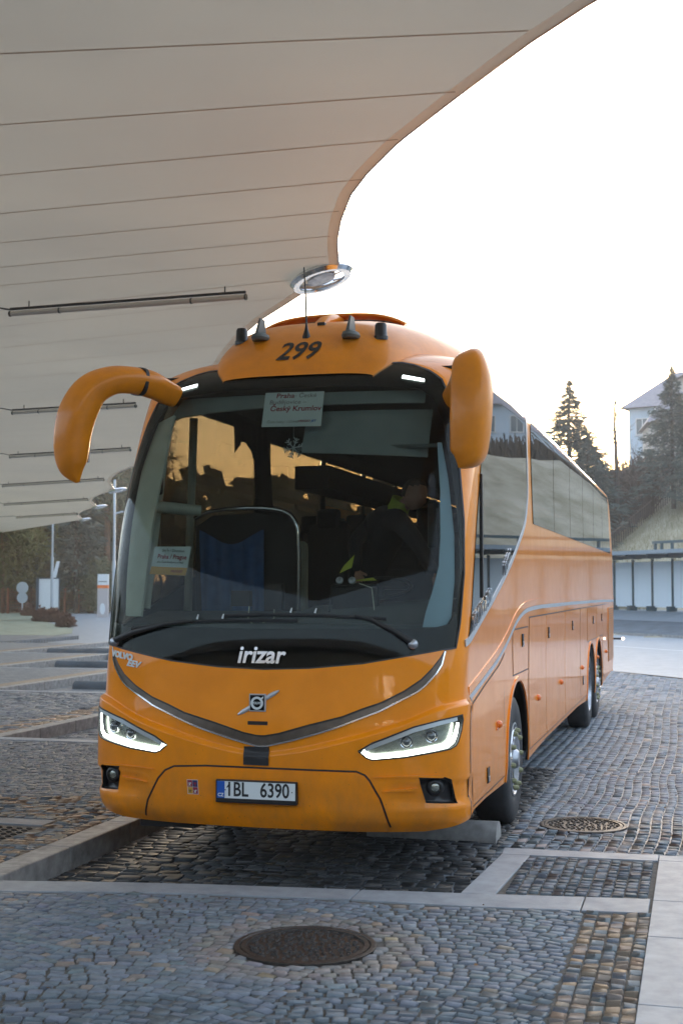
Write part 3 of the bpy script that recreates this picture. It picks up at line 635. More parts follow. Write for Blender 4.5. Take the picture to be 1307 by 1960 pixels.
b=MB(); b.tube([(1.38,.09,3.22),(1.38,.09,2.85)],[(.01,.10),(.01,.09)],12,flat=(0,-1,0)); b.build('mirror_glass',M['chrome'],mr)
# wheels
def wheel(y,sx,front):
    wh=empty('wheel',(sx*1.075,y,.525),parent=bus); wh.location.x=sx*1.105; q=sx
    def lt(prof,nm,m_,par=wh,n=40,sm=40):
        b=MB(); b.lathe([(r,h*q) for r,h in prof],n,'x'); 
        if q<0: b.f=[f[::-1] for f in b.f]
        return b.build(nm,m_,par,smooth=sm)
    ty=lt([(.30,-.13),(.40,-.145),(.50,-.14),(.525,-.11),(.525,.10),(.51,.125),(.47,.142),(.40,.148),(.33,.140),(.295,.125)],'tyre',M['rubber'],n=56)
    rimo=lt([(.295,.125),(.302,.138),(.290,.142),(.275,.12),(.262,.06),(.255,-.02),(.001,-.02)],'rim',M['steel'])
    if front: prof=[(.001,.175),(.06,.175),(.075,.16),(.085,.135),(.15,.132),(.178,.15),(.196,.152),(.200,.14),(.21,.06),(.25,.0)]
    else: prof=[(.001,.12),(.09,.12),(.10,.10),(.12,.03),(.19,.01),(.22,-.01)]
    lt(prof,'hub',M['steel'])
    if front: lt([(.225,.142),(.245,.150),(.262,.146),(.266,.13),(.24,.12),(.225,.142)],'rim_ring',M['chrome'])
    for k in range(10):
        a=2*math.pi*k/10+.1; b=MB(); x0=.125 if front else .02
        b.lathe([(.022,x0*q),(.022,(x0+.035)*q),(.016,(x0+.052)*q),(.001,(x0+.056)*q)],8,'x',(0,.235*math.cos(a) if front else .165*math.cos(a),.235*math.sin(a) if front else .165*math.sin(a)))
        b.build('wheel_nut',M['nutcap'],wh,smooth=30)
    for k in range(5):   # tread grooves
        pass
for y,fr in ((WY[0],1),(WY[1],0),(WY[2],1)):
    for sx in (1,-1): wheel(y,sx,fr)
# underside, wheel wells
b=MB(); b.box(-1.2,1.2,.5,2.15,.50,.56); b.box(-1.2,1.2,3.65,9.85,.50,.56); b.box(-1.2,1.2,12.8,15.3,.52,.58); b.box(-.75,.75,2.15,3.65,.50,.56); b.box(-.75,.75,9.85,12.8,.5,.56); b.build('chassis',M['black'],bus)
for y0_,y1_ in ((2.15,3.66),(9.86,12.8)):
    for sx in (-1,1):
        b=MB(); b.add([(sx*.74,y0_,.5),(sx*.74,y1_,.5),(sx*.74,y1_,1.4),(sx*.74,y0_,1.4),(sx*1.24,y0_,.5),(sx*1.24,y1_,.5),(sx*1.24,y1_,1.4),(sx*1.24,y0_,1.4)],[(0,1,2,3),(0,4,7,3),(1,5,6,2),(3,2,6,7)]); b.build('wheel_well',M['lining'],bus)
b=MB(); b.box(-.95,-.55,.25,.4,.33,.42); b.box(-.4,.9,.3,.5,.40,.50); b.box(-1.15,-.85,.38,.6,.36,.46); b.build('underbody_tray',M['black'],bus)
# bumper bottom return so nothing shows hollow
A=dens(bl,.05,False); A=np.array(A); T=S(A[:,0],A[:,1],0.); b=MB(); n=len(A)
b.add(T.tolist()+[(x*.93,y+.35,.47) for x,y,z in T.tolist()],[(i,n+i,n+i+1,i+1) for i in range(n-1)]); b.build('bumper_underside',M['black'],bus)
# ------------------------------------------------------------------ inside the coach
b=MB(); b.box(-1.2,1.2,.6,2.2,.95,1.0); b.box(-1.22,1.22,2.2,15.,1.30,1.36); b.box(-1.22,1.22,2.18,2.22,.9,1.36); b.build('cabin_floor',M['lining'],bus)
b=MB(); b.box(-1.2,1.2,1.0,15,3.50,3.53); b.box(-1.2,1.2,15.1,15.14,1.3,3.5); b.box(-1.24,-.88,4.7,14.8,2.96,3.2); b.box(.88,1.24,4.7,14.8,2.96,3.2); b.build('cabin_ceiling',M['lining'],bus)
b=MB(); b.add([(-1.14,.42,1.70),(1.14,.42,1.70),(1.14,1.0,1.78),(-1.14,1.0,1.78),(-1.14,.42,1.0),(1.14,.42,1.0),(-1.14,1.02,1.0),(1.14,1.02,1.0)],[(0,1,2,3),(4,5,1,0),(3,2,7,6)])
b.add([(.05,.62,1.78),(1.12,.62,1.86),(1.12,1.02,1.88),(.05,1.05,1.82),(.05,.50,1.70),(1.12,.45,1.70)],[(0,1,2,3),(4,5,1,0),(4,0,3)])
b.build('dashboard',M['grey'],bus,smooth=40)
# pillar trims and blinds
Lp=[(.96,1.76),(1.12,1.76),(1.15,2.04),(1.175,2.4),(1.165,2.8),(1.075,3.17),(.93,3.22),(.925,2.9),(.945,2.4),(.945,2.0)]
patch('corner_reflection',[(1.04,1.70),(1.20,1.70),(1.25,1.76),(1.27,2.0),(1.25,2.3),(1.17,2.7),(1.10,2.95),(1.07,2.95),(1.12,2.6),(1.14,2.3),(1.14,2.10),(1.10,1.93),(1.06,1.80)],M['paleblue'],bus,-.03,.01,.05); patch('pillar_trim',[(-q,z) for q,z in Lp],M['cream'],bus,-.03,.02,.05)  # pale blue patch paints in the reflection of the curved corner glass
patch('upper_blind',[(-.98,3.20),(-.6,3.235),(-.1,3.26),(.95,3.26),(.95,3.36),(-.9,3.36)],M['blind'],bus,-.05,.01,.06)
patch('sun_blind',[(.10,2.93),(1.02,2.88),(1.02,3.24),(.10,3.24)],M['blind'],bus,-.10,.008,.06,label='grey sun blind on the driver side')
b=MB(); b.box(.05,1.04,.60,.625,2.905,2.93); b.build('blind_rail',M['grey'],bus)
# door frame and inner mirror bits seen on the door side
b=MB(); b.tube([(-1.14,.75,1.8),(-1.10,.95,2.9)],.03,8); b.tube([(-1.15,1.55,1.4),(-1.12,1.60,3.3)],.035,8); b.tube([(-1.14,.80,2.55),(-.80,.95,2.52)],[.045,.04],8); b.build('door_post',M['cream'],bus,smooth=50)
b=MB(); b.box(-1.10,-.98,.62,.68,2.62,2.84); b.box(.95,1.02,.72,.76,2.22,2.56); bevel(b.build('inner_mirror',M['black'],bus),.02)
# guide seat screen with its tube and blue cloth
pt=empty('guide_screen',parent=bus); gy=1.28
arc=smoothpath([(-.98,gy,2.48),(-.85,gy,2.535),(-.55,gy,2.555),(-.28,gy,2.53),(-.17,gy,2.44),(-.145,gy,2.25),(-.145,gy,1.85),(-.145,gy,1.6)],6)
b=MB(); b.tube(arc,.018,8); b.build('screen_tube',M['chrome'],pt,smooth=50)
b=MB(); 
b.add([(-.98,gy+.03,1.5),(-.165,gy+.03,1.5),(-.165,gy+.03,2.40),(-.25,gy+.03,2.48),(-.5,gy+.03,2.52),(-.85,gy+.03,2.50),(-.98,gy+.03,2.42)],[(0,1,2,3,4,5,6)]); b.build('screen_panel',M['lining'],pt)
vs=[];nxx=28;nz=8
for j in range(nz+1):
    for i in range(nxx+1):
        u=i/nxx; v_=j/nz; x=-.93+.52*u+(.02*v_)*(1-u); z=2.36+.03*math.cos(u*6.3)-.05*math.sin(u*math.pi)-.62*v_; vs.append((x,gy-.03+.016*math.sin(u*31+v_)*(.4+.6*v_),z))
b=MB(); b.add(vs,[(j*(nxx+1)+i,(j+1)*(nxx+1)+i,(j+1)*(nxx+1)+i+1,j*(nxx+1)+i+1) for j in range(nz) for i in range(nxx)]); b.build('screen_cloth',M['bluecloth'],pt,smooth=60)
def seat(name,x,y,z,w_=.46,m_=None,hh=.74,par=bus):
    m_=m_ or M['seat']; st=empty(name,(x,y,z),parent=par)
    b=MB(); b.box(-w_/2,w_/2,-.24,.24,.36,.48); bevel(b.build('cushion',m_,st),.05,3)
    b=MB(); b.add([(-w_/2,.18,.44),(w_/2,.18,.44),(w_/2,.30,.44),(-w_/2,.30,.44),(-w_/2*.9,.30,.44+hh),(w_/2*.9,.30,.44+hh),(w_/2*.9,.40,.42+hh),(-w_/2*.9,.40,.42+hh)],[(0,3,2,1),(4,5,6,7),(0,1,5,4),(1,2,6,5),(2,3,7,6),(3,0,4,7)]); bevel(b.build('seatback',m_,st),.05,3)
    b=MB(); b.box(-w_/2*.5,w_/2*.5,.27,.37,.44+hh-.06,.44+hh+.12); bevel(b.build('headrest',m_,st),.04,3)
    b=MB(); b.box(-.2,.2,-.1,.15,0,.37); b.build('seat_base',M['black'],st)
    return st
seat('driver_seat',.55,1.42,1.0,.52,M['seat'],.70)
seat('guide_seat',-.55,1.75,1.2,.52,M['cream'],.70)
for r_ in range(11):
    for x in (-.92,-.46,.46,.92): seat('passenger_seat',x,2.9+r_*1.02,1.36,.44)
# remnants of a curtain over the door-side window
b=MB(); top=[]; r5=np.random.default_rng(5)
ys_=np.linspace(2.75,3.75,26); prof=[3.12+.05*math.sin(q*9)+.10*max(0,math.sin(q*4.3+1))+float(r5.normal(0,.012)) for q in ys_]
b.add([(-1.20+.012*math.sin(q*40),q,3.46) for q in ys_]+[(-1.19+.015*math.sin(q*40),q,z) for q,z in zip(ys_,prof)],[(i,26+i,27+i,i+1) for i in range(25)]); b.build('curtain',M['seat'],bus,smooth=60)
# steering wheel, consoles, small dash things
sw=empty('steering_wheel',(.55,1.02,1.95),parent=bus)
b=MB(); 
ring=[(.22*math.cos(a),.20*math.sin(a)*.8,.20*math.sin(a)*.35) for a in np.linspace(0,2*math.pi,33)]; b.tube(ring,.015,8,cap=False); b.tube([(-.2,0,0),(.2,0,0)],.014,6); b.tube([(0,0,0),(0,-.1,-.25)],.03,8); b.build('steering_rim',M['black'],sw,smooth=50)
b=MB(); b.box(.30,.62,.62,.68,1.80,1.98); b.box(-.42,-.28,.56,.62,1.82,1.93); b.box(-.16,-.04,.55,.62,1.80,1.98); b.tube([(.28,.6,1.75),(.30,.62,1.96),(.62,.62,1.96),(.60,.6,1.75)],.010,6); bevel(b.build('dash_console',M['black'],bus),.01)
for x in (.36,.45):
    b=MB(); b.lathe([(.026,0),(.026,-.012),(.018,-.016),(.001,-.012)],16,'y',(x,.605,2.0)); b.build('dash_dial',M['steel'],bus,smooth=40)
b=MB(); b.add([(.40,.64,1.995),(.62,.62,2.0),(.58,.66,2.02)],[(0,1,2)]); b.add([(.33,.7,2.05),(.42,.7,2.09),(.44,.7,2.18),(.36,.7,2.10)],[(0,1,2,3)]); b.build('hi_vis_scrap',mat('hi_vis',(.45,.50,.05),rough=.7),bus)
b=MB(); b.tube([(-.28,.55,1.82),(-.27,.50,1.74),(-.22,.44,1.705)],.004,5); b.tube([(-.1,.56,1.80),(-.08,.5,1.74),(-.15,.46,1.71)],.004,5); b.tube([(.5,.6,1.98),(.60,.55,1.95),(.63,.5,1.8)],.004,5); b.build('charging_cable',M['cream'],bus)
# side lettering along the quarter window
for (txt,y,z,rot,sz) in (('VOLVO B420',.98,1.80,.245,.145),('irizar',2.25,2.17,.46,.17)):
    skin_text('side_lettering',txt,sz,float(side_s(y,z)),z,M['chrome'],bus,off=.011,depth=.008,rot=rot,bold=.0015,shear=.1)
b=MB(); b.box(1.272,1.292,.98,1.02,1.88,2.75); b.build('window_slider',M['ink'],bus)
b=MB(); b.tube([(1.2,15.6,1.05),(1.42,15.62,1.05)],.018,8); b.build('marker_stalk',M['black'],bus)
b=MB(); b.lathe([(.001,-.03),(.022,-.02),(.026,0),(.022,.02),(.001,.03)],12,'x',(1.44,15.62,1.05)); b.build('stalk_lamp',mat('stalk_glow',(.9,.6,.5),emis=(1,.75,.6),estr=1.2),bus,smooth=60)
# ================================================================== THINGS INSIDE THE WINDSCREEN
def sheet(name,corners,m_,thick=.0015,**k):
    c=[Vector(q) for q in corners]; n=(c[1]-c[0]).cross(c[3]-c[0]).normalized()*thick
    b=MB(); b.add([*c,*[q-n for q in c]],[(0,1,2,3),(7,6,5,4),(1,0,4,5),(2,1,5,6),(3,2,6,7),(0,3,7,4)]); return b.build(name,m_,**k)
M['paper']=mat('paper',(.62,.70,.68),rough=.6,noise=.04,nscale=5); M['redink']=mat('red_ink',(.30,.02,.04),rough=.6); M['greyink']=mat('grey_ink',(.17,.12,.13),rough=.6)
def skp(s,z,off): return Vector(S(np.array(s),np.array(z),off))
c=[skp(-.205,3.085,-.02),skp(.235,3.068,-.02),skp(.222,3.345,-.02),skp(-.222,3.355,-.02)]
c=[skp(-.194,3.085,-.02),skp(.241,3.078,-.02),skp(.222,3.345,-.02),skp(-.215,3.352,-.02)]
rs=sheet('route_sign',c,M['paper'],label='paper route sign reading Praha Český Krumlov, stuck at the top centre of the windscreen',cat='sign')
ux=(c[1]-c[0]).normalized(); uy=(c[3]-c[0]).normalized(); uy=(uy-ux*uy.dot(ux)).normalized()
def on(c0,x,y): return c0+ux*x+uy*y
L_=(c[1]-c[0]).length; Hh=(c[3]-c[0]).length
plane_text('sign_lettering','Praha',.060,on(c[0],.130,Hh-.035),ux,uy,M['redink'],rs,bold=.0012)
plane_text('sign_lettering','– České',.052,on(c[0],.275,Hh-.035),ux,uy,M['greyink'],rs)
plane_text('sign_lettering','Budějovice –',.052,on(c[0],.158,Hh-.092),ux,uy,M['greyink'],rs)
plane_text('sign_lettering','Český Krumlov',.064,on(c[0],.225,Hh-.150),ux,uy,M['redink'],rs,bold=.0014,sx=.93)
plane_text('sign_lettering','Číslo linky: 133440',.030,on(c[0],.150,.040),ux,uy,M['greyink'],rs)
plane_text('sign_lettering','//REGIO',.026,on(c[0],.305,.045),ux,uy,M['redink'],rs,bold=.0008,shear=.2)
plane_text('sign_lettering','JET',.026,on(c[0],.374,.045),ux,uy,M['blue'],rs,bold=.0008,shear=.2)
c=[skp(-.905,2.048,-.02),skp(-.612,2.036,-.02),skp(-.590,2.236,-.02),skp(-.885,2.240,-.02)]
ds=sheet('direction_sign',c,M['paper'],label='small paper sign reading Praha / Prague, stuck low on the door side of the windscreen',cat='sign')
ux=(c[1]-c[0]).normalized(); uy=(c[3]-c[0]).normalized(); uy=(uy-ux*uy.dot(ux)).normalized(); Hh=(c[3]-c[0]).length
plane_text('sign_lettering','Směr / Direction',.026,on(c[0],.160,Hh-.026),ux,uy,M['ink'],ds,bold=.0004)
plane_text('sign_lettering','Praha / Prague',.044,on(c[0],.158,Hh-.070),ux,uy,M['redink'],ds,bold=.001,sx=.92)
plane_text('sign_lettering','přes České Budějovice a Písek',.017,on(c[0],.150,Hh-.108),ux,uy,M['ink'],ds,bold=.0004)
n_=ux.cross(uy)*.0012
b=MB(); b.add([c[0]+n_,c[1]+n_,c[1]+uy*.055+n_+ux*.004,c[0]+uy*.055+n_+ux*.004],[(0,1,2,3)]); b.build('sign_band',M['yellow'],ds)
plane_text('sign_lettering','//REGIOJET',.020,on(c[0],.215,.026)+n_,ux,uy,M['redink'],ds,bold=.0006)
# snowflake hanging in the windscreen
b=MB(); c0=Vector((.02,.62,2.93))
for k in range(6):
    a=k*math.pi/3+.2; d=Vector((math.cos(a),0,math.sin(a)))
    b.tube([c0,c0+d*.075],.0045,6)
    for t,l in ((.035,.022),(.055,.026)):
        for s_ in (-1,1):
            a2=a+s_*.9; b.tube([c0+d*t,c0+d*t+Vector((math.cos(a2),0,math.sin(a2)))*l],.0045,6)
b.tube([c0+Vector((0,0,.07)),c0+Vector((0,0,.22))],.0015,5)
b.build('snowflake',mat('snowflake_card',(.45,.50,.50),rough=.6),label='pale cut-out snowflake hanging under the paper route sign behind the windscreen',cat='ornament')
# ------------------------------------------------------------------ driver leaning over the wheel
def skin_body(name,joints,edges,m_,root=0,sub=2,**k):
    me=bpy.data.meshes.new(name); me.from_pydata([j[0] for j in joints],edges,[]); me.materials.append(m_)
    o=bpy.data.objects.new(name,me); link(o,k.pop('parent',None)); md=o.modifiers.new('skin','SKIN'); md.use_smooth_shade=True
    for i,j in enumerate(joints):
        sv=me.skin_vertices[0].data[i]; r_=j[1]; sv.radius=r_ if hasattr(r_,'__len__') else (r_,r_); sv.use_root=(i==root)
    s_=o.modifiers.new('sub','SUBSURF'); s_.levels=sub; s_.render_levels=sub; return tag(o,**k)
M['jacket']=mat('dark_jacket',(.018,.020,.026),rough=.85,noise=.3,nscale=20); M['skin']=mat('skin',(.42,.22,.15),rough=.5,noise=.08,nscale=12)
M['hair']=mat('short_hair',(.05,.035,.025),rough=.9,noise=.3,nscale=80); M['lime']=mat('lime_collar',(.42,.50,.06),rough=.8)
pr=empty('person',(.30,1.62,1.0),label='driver in a dark jacket with lime collar, leaning over the steering wheel and looking down',cat='person')
O=Vector((.30,1.62,1.0))
def J(x,y,z,r): return ((x-O.x,y-O.y,z-O.z),r)
jo=[J(.20,1.85,1.92,(.17,.15)),J(.28,1.76,2.10,(.16,.14)),J(.38,1.64,2.28,(.17,.15)),J(.50,1.50,2.44,(.15,.12)),J(.60,1.42,2.52,(.07,.07)),
    J(.62,1.24,2.46,(.085,.085)),J(.80,1.12,2.27,(.062,.062)),J(.94,1.02,2.05,(.045,.045)),
    J(.40,1.66,2.50,(.08,.08)),J(.25,1.42,2.30,(.06,.06)),J(.34,1.15,2.08,(.045,.045)),
    J(.30,1.80,1.72,(.11,.11)),J(.40,1.50,1.50,(.075,.075)),J(.42,1.45,1.10,(.06,.06)),
    J(.10,1.85,1.72,(.11,.11)),J(.08,1.70,1.42,(.075,.075)),J(.08,1.72,1.06,(.06,.06))]
ed=[(0,1),(1,2),(2,3),(3,4),(3,5),(5,6),(6,7),(3,8),(8,9),(9,10),(0,11),(11,12),(12,13),(0,14),(14,15),(15,16)]
skin_body('jacket_and_trousers',jo,ed,M['jacket'],parent=pr)
# head: profile turned to the side window and downwards
b=MB(); hc=Vector((.73,1.34,2.64))-O
hb=bmesh.new(); bmesh.ops.create_uvsphere(hb,u_segments=28,v_segments=20,radius=1)
fd=Vector((.86,-.35,-.36)).normalized(); upv=Vector((.32,-.1,.94)); upv=(upv-fd*upv.dot(fd)).normalized(); sdv=fd.cross(upv)
for v in hb.verts:
    x,y,z=v.co                        # x forward, y side, z up
    fx=x*.098; sy_=y*.076; uz=z*.118
    if x>0: fx*=1+.10*math.exp(-((z+.55)/.3)**2)
    if z<-.2: sy_*=1-.32*min(1,(-z-.2)/.8); fx-= .0 if x>0 else -.035*min(1,(-z-.2))
    fx+=.022*math.exp(-((z+.18)/.16)**2-((y)/.16)**2)*(x>0)         # nose
    fx-=.010*math.exp(-((z-.08)/.10)**2-((abs(y)-.36)/.16)**2)*(x>0) # eye hollows
    fx+=.008*math.exp(-((z-.24)/.10)**2-(y/.5)**2)*(x>0)             # brow
    fx-=.006*math.exp(-((z+.47)/.04)**2-(y/.3)**2)*(x>0)             # mouth line
    v.co=hc+fd*fx+sdv*sy_+upv*uz
for s_ in (-1,1):
    r=bmesh.ops.create_uvsphere(hb,u_segments=10,v_segments=8,radius=1)['verts']
    for v in r: x,y,z=v.co; v.co=hc+fd*(x*.016-.012)+sdv*(s_*.074+y*.009)+upv*(z*.030-.005)
    r=bmesh.ops.create_uvsphere(hb,u_segments=8,v_segments=6,radius=.011)['verts']
    for v in r: v.co=v.co+hc+fd*.083+sdv*(s_*.029)+upv*.008
me=bpy.data.meshes.new('head'); hb.to_mesh(me); hb.free(); me.materials.append(M['skin']); me.shade_smooth(); link(bpy.data.objects.new('head',me),pr)
skin_body('neck',[((.58-O.x,1.43-O.y,2.50-O.z),.055),((.66-O.x,1.38-O.y,2.58-O.z),.052),((.71-O.x,1.35-O.y,2.62-O.z),.05)],[(0,1),(1,2)],M['skin'],sub=1,parent=pr)
hb=bmesh.new(); bmesh.ops.create_uvsphere(hb,u_segments=28,v_segments=20,radius=1); dl=[]
for v in hb.verts:
    x,y,z=v.co
    if z<.32+.5*x and not (x<-.1 and z>-.45): dl.append(v)
    v.co=hc+fd*(x*.104-.003)+sdv*(y*.081)+upv*(z*.123+.003)
bmesh.ops.delete(hb,geom=dl,context='VERTS'); me=bpy.data.meshes.new('hair'); hb.to_mesh(me); hb.free(); me.materials.append(M['hair']); me.shade_smooth(); link(bpy.data.objects.new('hair',me),pr)
b=MB(); cc=Vector((.60,1.41,2.555))-O; ax=Vector((.45,-.2,.8)).normalized(); e1=ax.orthogonal().normalized(); e2=ax.cross(e1); vs=[]
for j,(r_,h) in enumerate(((.085,-.05),(.078,.0),(.082,.055),(.076,.055),(.070,0))):
    for k in range(24):
        a=2*math.pi*k/24; vs.append(cc+(e1*math.cos(a)+e2*math.sin(a))*r_+ax*h)
b.add(vs,[(j*24+k,j*24+(k+1)%24,(j+1)*24+(k+1)%24,(j+1)*24+k) for j in range(4) for k in range(24)]); b.build('collar',M['lime'],pr,smooth=50)
# hands with five fingers each
def hand(w0,dirv,palmn,m_=M['skin']):
    w0=Vector(w0)-O; d=Vector(dirv).normalized(); pn=Vector(palmn); pn=(pn-d*pn.dot(d)).normalized(); sd2=d.cross(pn)
    js=[(tuple(w0),(.024,.018)),(tuple(w0+d*.045),(.036,.015)),(tuple(w0+d*.085),(.038,.013))]; ed2=[(0,1),(1,2)]
    for i,(o_,l) in enumerate(((-.030,.070),(-.010,.078),(.010,.072),(.029,.058))):
        b0=len(js); base=w0+d*.085+sd2*o_
        js+=[(tuple(base),.0095),(tuple(base+d*l*.45+pn*l*.18),.0088),(tuple(base+d*l*.72+pn*l*.55),.0078)]; ed2+=[(2,b0),(b0,b0+1),(b0+1,b0+2)]
    b0=len(js); tb=w0+d*.03-sd2*.032; js+=[(tuple(tb),.011),(tuple(tb+d*.03-sd2*.022+pn*.012),.010),(tuple(tb+d*.058-sd2*.020+pn*.030),.0085)]; ed2+=[(0,b0),(b0,b0+1),(b0+1,b0+2)]
    skin_body('hand',js,ed2,m_,sub=1,parent=pr)
hand((.945,1.01,2.04),(.25,-.35,-.9),(-.6,-.6,.1)); hand((.345,1.14,2.07),(.3,-.5,-.6),(.2,-.8,.2))
# ================================================================== GROUND AND PAVING
M['joint']=mat('joint_dirt',(.15,.135,.115),rough=.95,col2=(.06,.058,.053),nscale=30.,bump=.4,bscale=120)
M['sett']=mat('granite_sett',(.185,.215,.245),rough=.66,col2=(.115,.135,.16),nscale=22.,attr='tone',bump=.35,bscale=140)
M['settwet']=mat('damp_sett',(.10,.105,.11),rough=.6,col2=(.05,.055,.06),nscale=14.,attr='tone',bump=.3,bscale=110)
M['slab']=mat('granite_slab',(.33,.365,.40),rough=.55,col2=(.235,.255,.28),nscale=6.5,attr='tone',bump=.2,bscale=260)
M['kerb']=mat('kerb_granite',(.35,.345,.33),rough=.65,col2=(.17,.165,.16),nscale=9.,bump=.15,bscale=200)
M['iron']=mat('cast_iron',(.050,.044,.040),rough=.42,metal=.5,noise=.4,nscale=30,bump=.3,bscale=160)
M['asphalt']=mat('asphalt',(.25,.29,.33),rough=.5,col2=(.19,.225,.26),nscale=2.2,bump=.3,bscale=120)
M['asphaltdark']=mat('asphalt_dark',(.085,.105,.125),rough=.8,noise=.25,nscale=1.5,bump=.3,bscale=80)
M['frost']=mat('frosted_grass',(.30,.34,.28),rough=.95,col2=(.17,.20,.13),nscale=1.2,bump=.5,bscale=30)
M['farpave']=mat('worn_paving',(.20,.235,.265),rough=.6,col2=(.14,.16,.185),nscale=5.,bump=.5,bscale=26)
def setcol(me,name,vals):   # vals (n,3) per vertex
    a=me.color_attributes.new(name,'FLOAT_COLOR','POINT'); v=np.ones((len(vals),4),np.float32); v[:,:3]=vals; a.data.foreach_set('color',v.ravel())
SB_V=np.array([(-.5,-.5,-1),(.5,-.5,-1),(.5,.5,-1),(-.5,.5,-1),(-.485,-.485,-.16),(.485,-.485,-.16),(.485,.485,-.16),(-.485,.485,-.16),(-.435,-.435,0),(.435,-.435,0),(.435,.435,0),(-.435,.435,0)])
SB_F=np.array([(0,1,5,4),(1,2,6,5),(2,3,7,6),(3,0,4,7),(4,5,9,8),(5,6,10,9),(6,7,11,10),(7,4,8,11),(8,9,10,11)])
def sett_mesh(name,cen,size,rot,tone,m_,hgt=.045,tl=1.,rough=.10):
    n=len(cen); V=np.repeat(SB_V[None],n,0).copy(); V[:,8:,:2]+=rng.normal(0,.05,(n,4,2)); V[:,4:8,:2]+=rng.normal(0,.025,(n,4,2)); V[:,:4,:2]=V[:,4:8,:2]
    V[:,8:,2]+=rng.normal(0,rough,(n,4))*.32
    sx=size[:,0][:,None]; sy2=size[:,1][:,None]; x=V[:,:,0]*sx; y=V[:,:,1]*sy2; ca=np.cos(rot)[:,None]; sa=np.sin(rot)[:,None]
    tilt=rng.normal(0,.03*tl,(n,2)); z=V[:,:,2]*hgt+ (x*tilt[:,:1]+y*tilt[:,1:]) + rng.normal(0,.002,(n,1))
    X=x*ca-y*sa+cen[:,0][:,None]; Y=x*sa+y*ca+cen[:,1][:,None]; Z=z+cen[:,2][:,None]
    P_=np.stack([X,Y,Z],-1).reshape(-1,3); F=(SB_F[None]+12*np.arange(n)[:,None,None]).reshape(-1,4)
    me=bpy.data.meshes.new(name); me.vertices.add(len(P_)); me.vertices.foreach_set('co',P_.astype(np.float32).ravel()); me.loops.add(F.size); me.loops.foreach_set('vertex_index',F.ravel().astype(np.int32))
    me.polygons.add(len(F)); me.polygons.foreach_set('loop_start',np.arange(0,F.size,4,dtype=np.int32)); me.update(calc_edges=True); me.validate()
    setcol(me,'tone',np.repeat(tone,12,0)); me.materials.append(m_); return me
VAR={}
def sett_area(name,gen,m_,parent,tint=None,nsingle=300,zf=None,piece='cobble',hgt=.045,key=None):
    """gen: list of (x,y,w,d,rot). The setts nearest the lens are single parts, the rest one joined part."""
    A=np.array(gen); z=np.array([zf(a[0],a[1]) for a in A]) if zf else np.zeros(len(A)); n=len(A)
    g=rng.normal(1,.11,(n,1)); tone=np.clip(g,.6,1.5)*np.array([1,1,1]) + rng.normal(0,.025,(n,3))
    if tint is not None: tone=tint(A,tone)
    dx=A[:,0]-CAM.x; dy=A[:,1]-CAM.y; dep=-math.sin(PSI)*dx+math.cos(PSI)*dy; lat=math.cos(PSI)*dx+math.sin(PSI)*dy
    vis=(dep>5.3)&(np.abs(lat/dep*2500)<670); order=np.argsort(np.where(vis,dep,dep+1000)); one=order[:nsingle]; rest=order[nsingle:]
    key=key or name
    vmesh=[]
    for k in range(14):
        q=one[k*max(1,len(one)//14)] if len(one)>k else 0
        me=sett_mesh(piece,np.zeros((1,3)),np.array([[1.,1.]]),np.zeros(1),np.clip(tone[q:q+1],.2,3.),m_,hgt,.08); vmesh.append(me)
    for q in one:
        o=bpy.data.objects.new(piece,vmesh[int(rng.integers(14))]); o.location=(A[q,0],A[q,1],z[q]+float(rng.normal(0,.002))); o.scale=(A[q,2],A[q,3],1)
        r3=(float(rng.normal(0,.015)),float(rng.normal(0,.015)),A[q,4]+float(rng.choice([0,math.pi]))); o.rotation_euler=r3; link(o,parent)
    if len(rest):
        me=sett_mesh(piece+'_field',np.c_[A[rest,:2],z[rest]],A[rest,2:4],A[rest,4],tone[rest],m_,hgt); o=bpy.data.objects.new(piece+'_field',me); link(o,parent); o['kind']='stuff'
def rows(x0,x1,y0,y1,w_,d_,gap=.008,wave=None,skip=None,jit=.18,along='x'):
    out=[]; v=y0 if along=='x' else x0; vmax=y1 if along=='x' else x1; u0,u1=(x0,x1) if along=='x' else (y0,y1)
    while v<vmax-d_*.5:
        dd=d_*(1+rng.normal(0,.05)); u=u0-rng.uniform(0,w_) 
        while u<u1:
            ww=w_*(1+rng.normal(0,jit)); ww=max(ww,w_*.55); a=max(u,u0); b_=min(u+ww,u1)
            if b_-a>w_*.35:
                c=(a+b_)/2; off,rt=(wave(c,v) if wave else (0,0)); 
                X,Y=(c,v+dd/2+off) if along=='x' else (v+dd/2+off,c)
                w2,d2=(b_-a-gap,dd-gap) if along=='x' else (dd-gap,b_-a-gap)
                if not(skip and skip(X,Y)): out.append((X,Y,w2,d2,rt+rng.normal(0,.03)))
            u+=ww
        v+=dd
    return out
# recess and platform relief, bay by bay
ZP=.145
BAY=[(-1.50,-.72),(-5.45,6.2),(-9.40,12.75),(-12.8,18.7),(-16.2,24.9),(-19.6,31.1)]
MH=[(.80,-1.66,.33),(1.80,2.93,.325)]
def clear(x,y): return any(math.hypot(x-a,y-b_)<r+.035 for a,b_,r in MH)
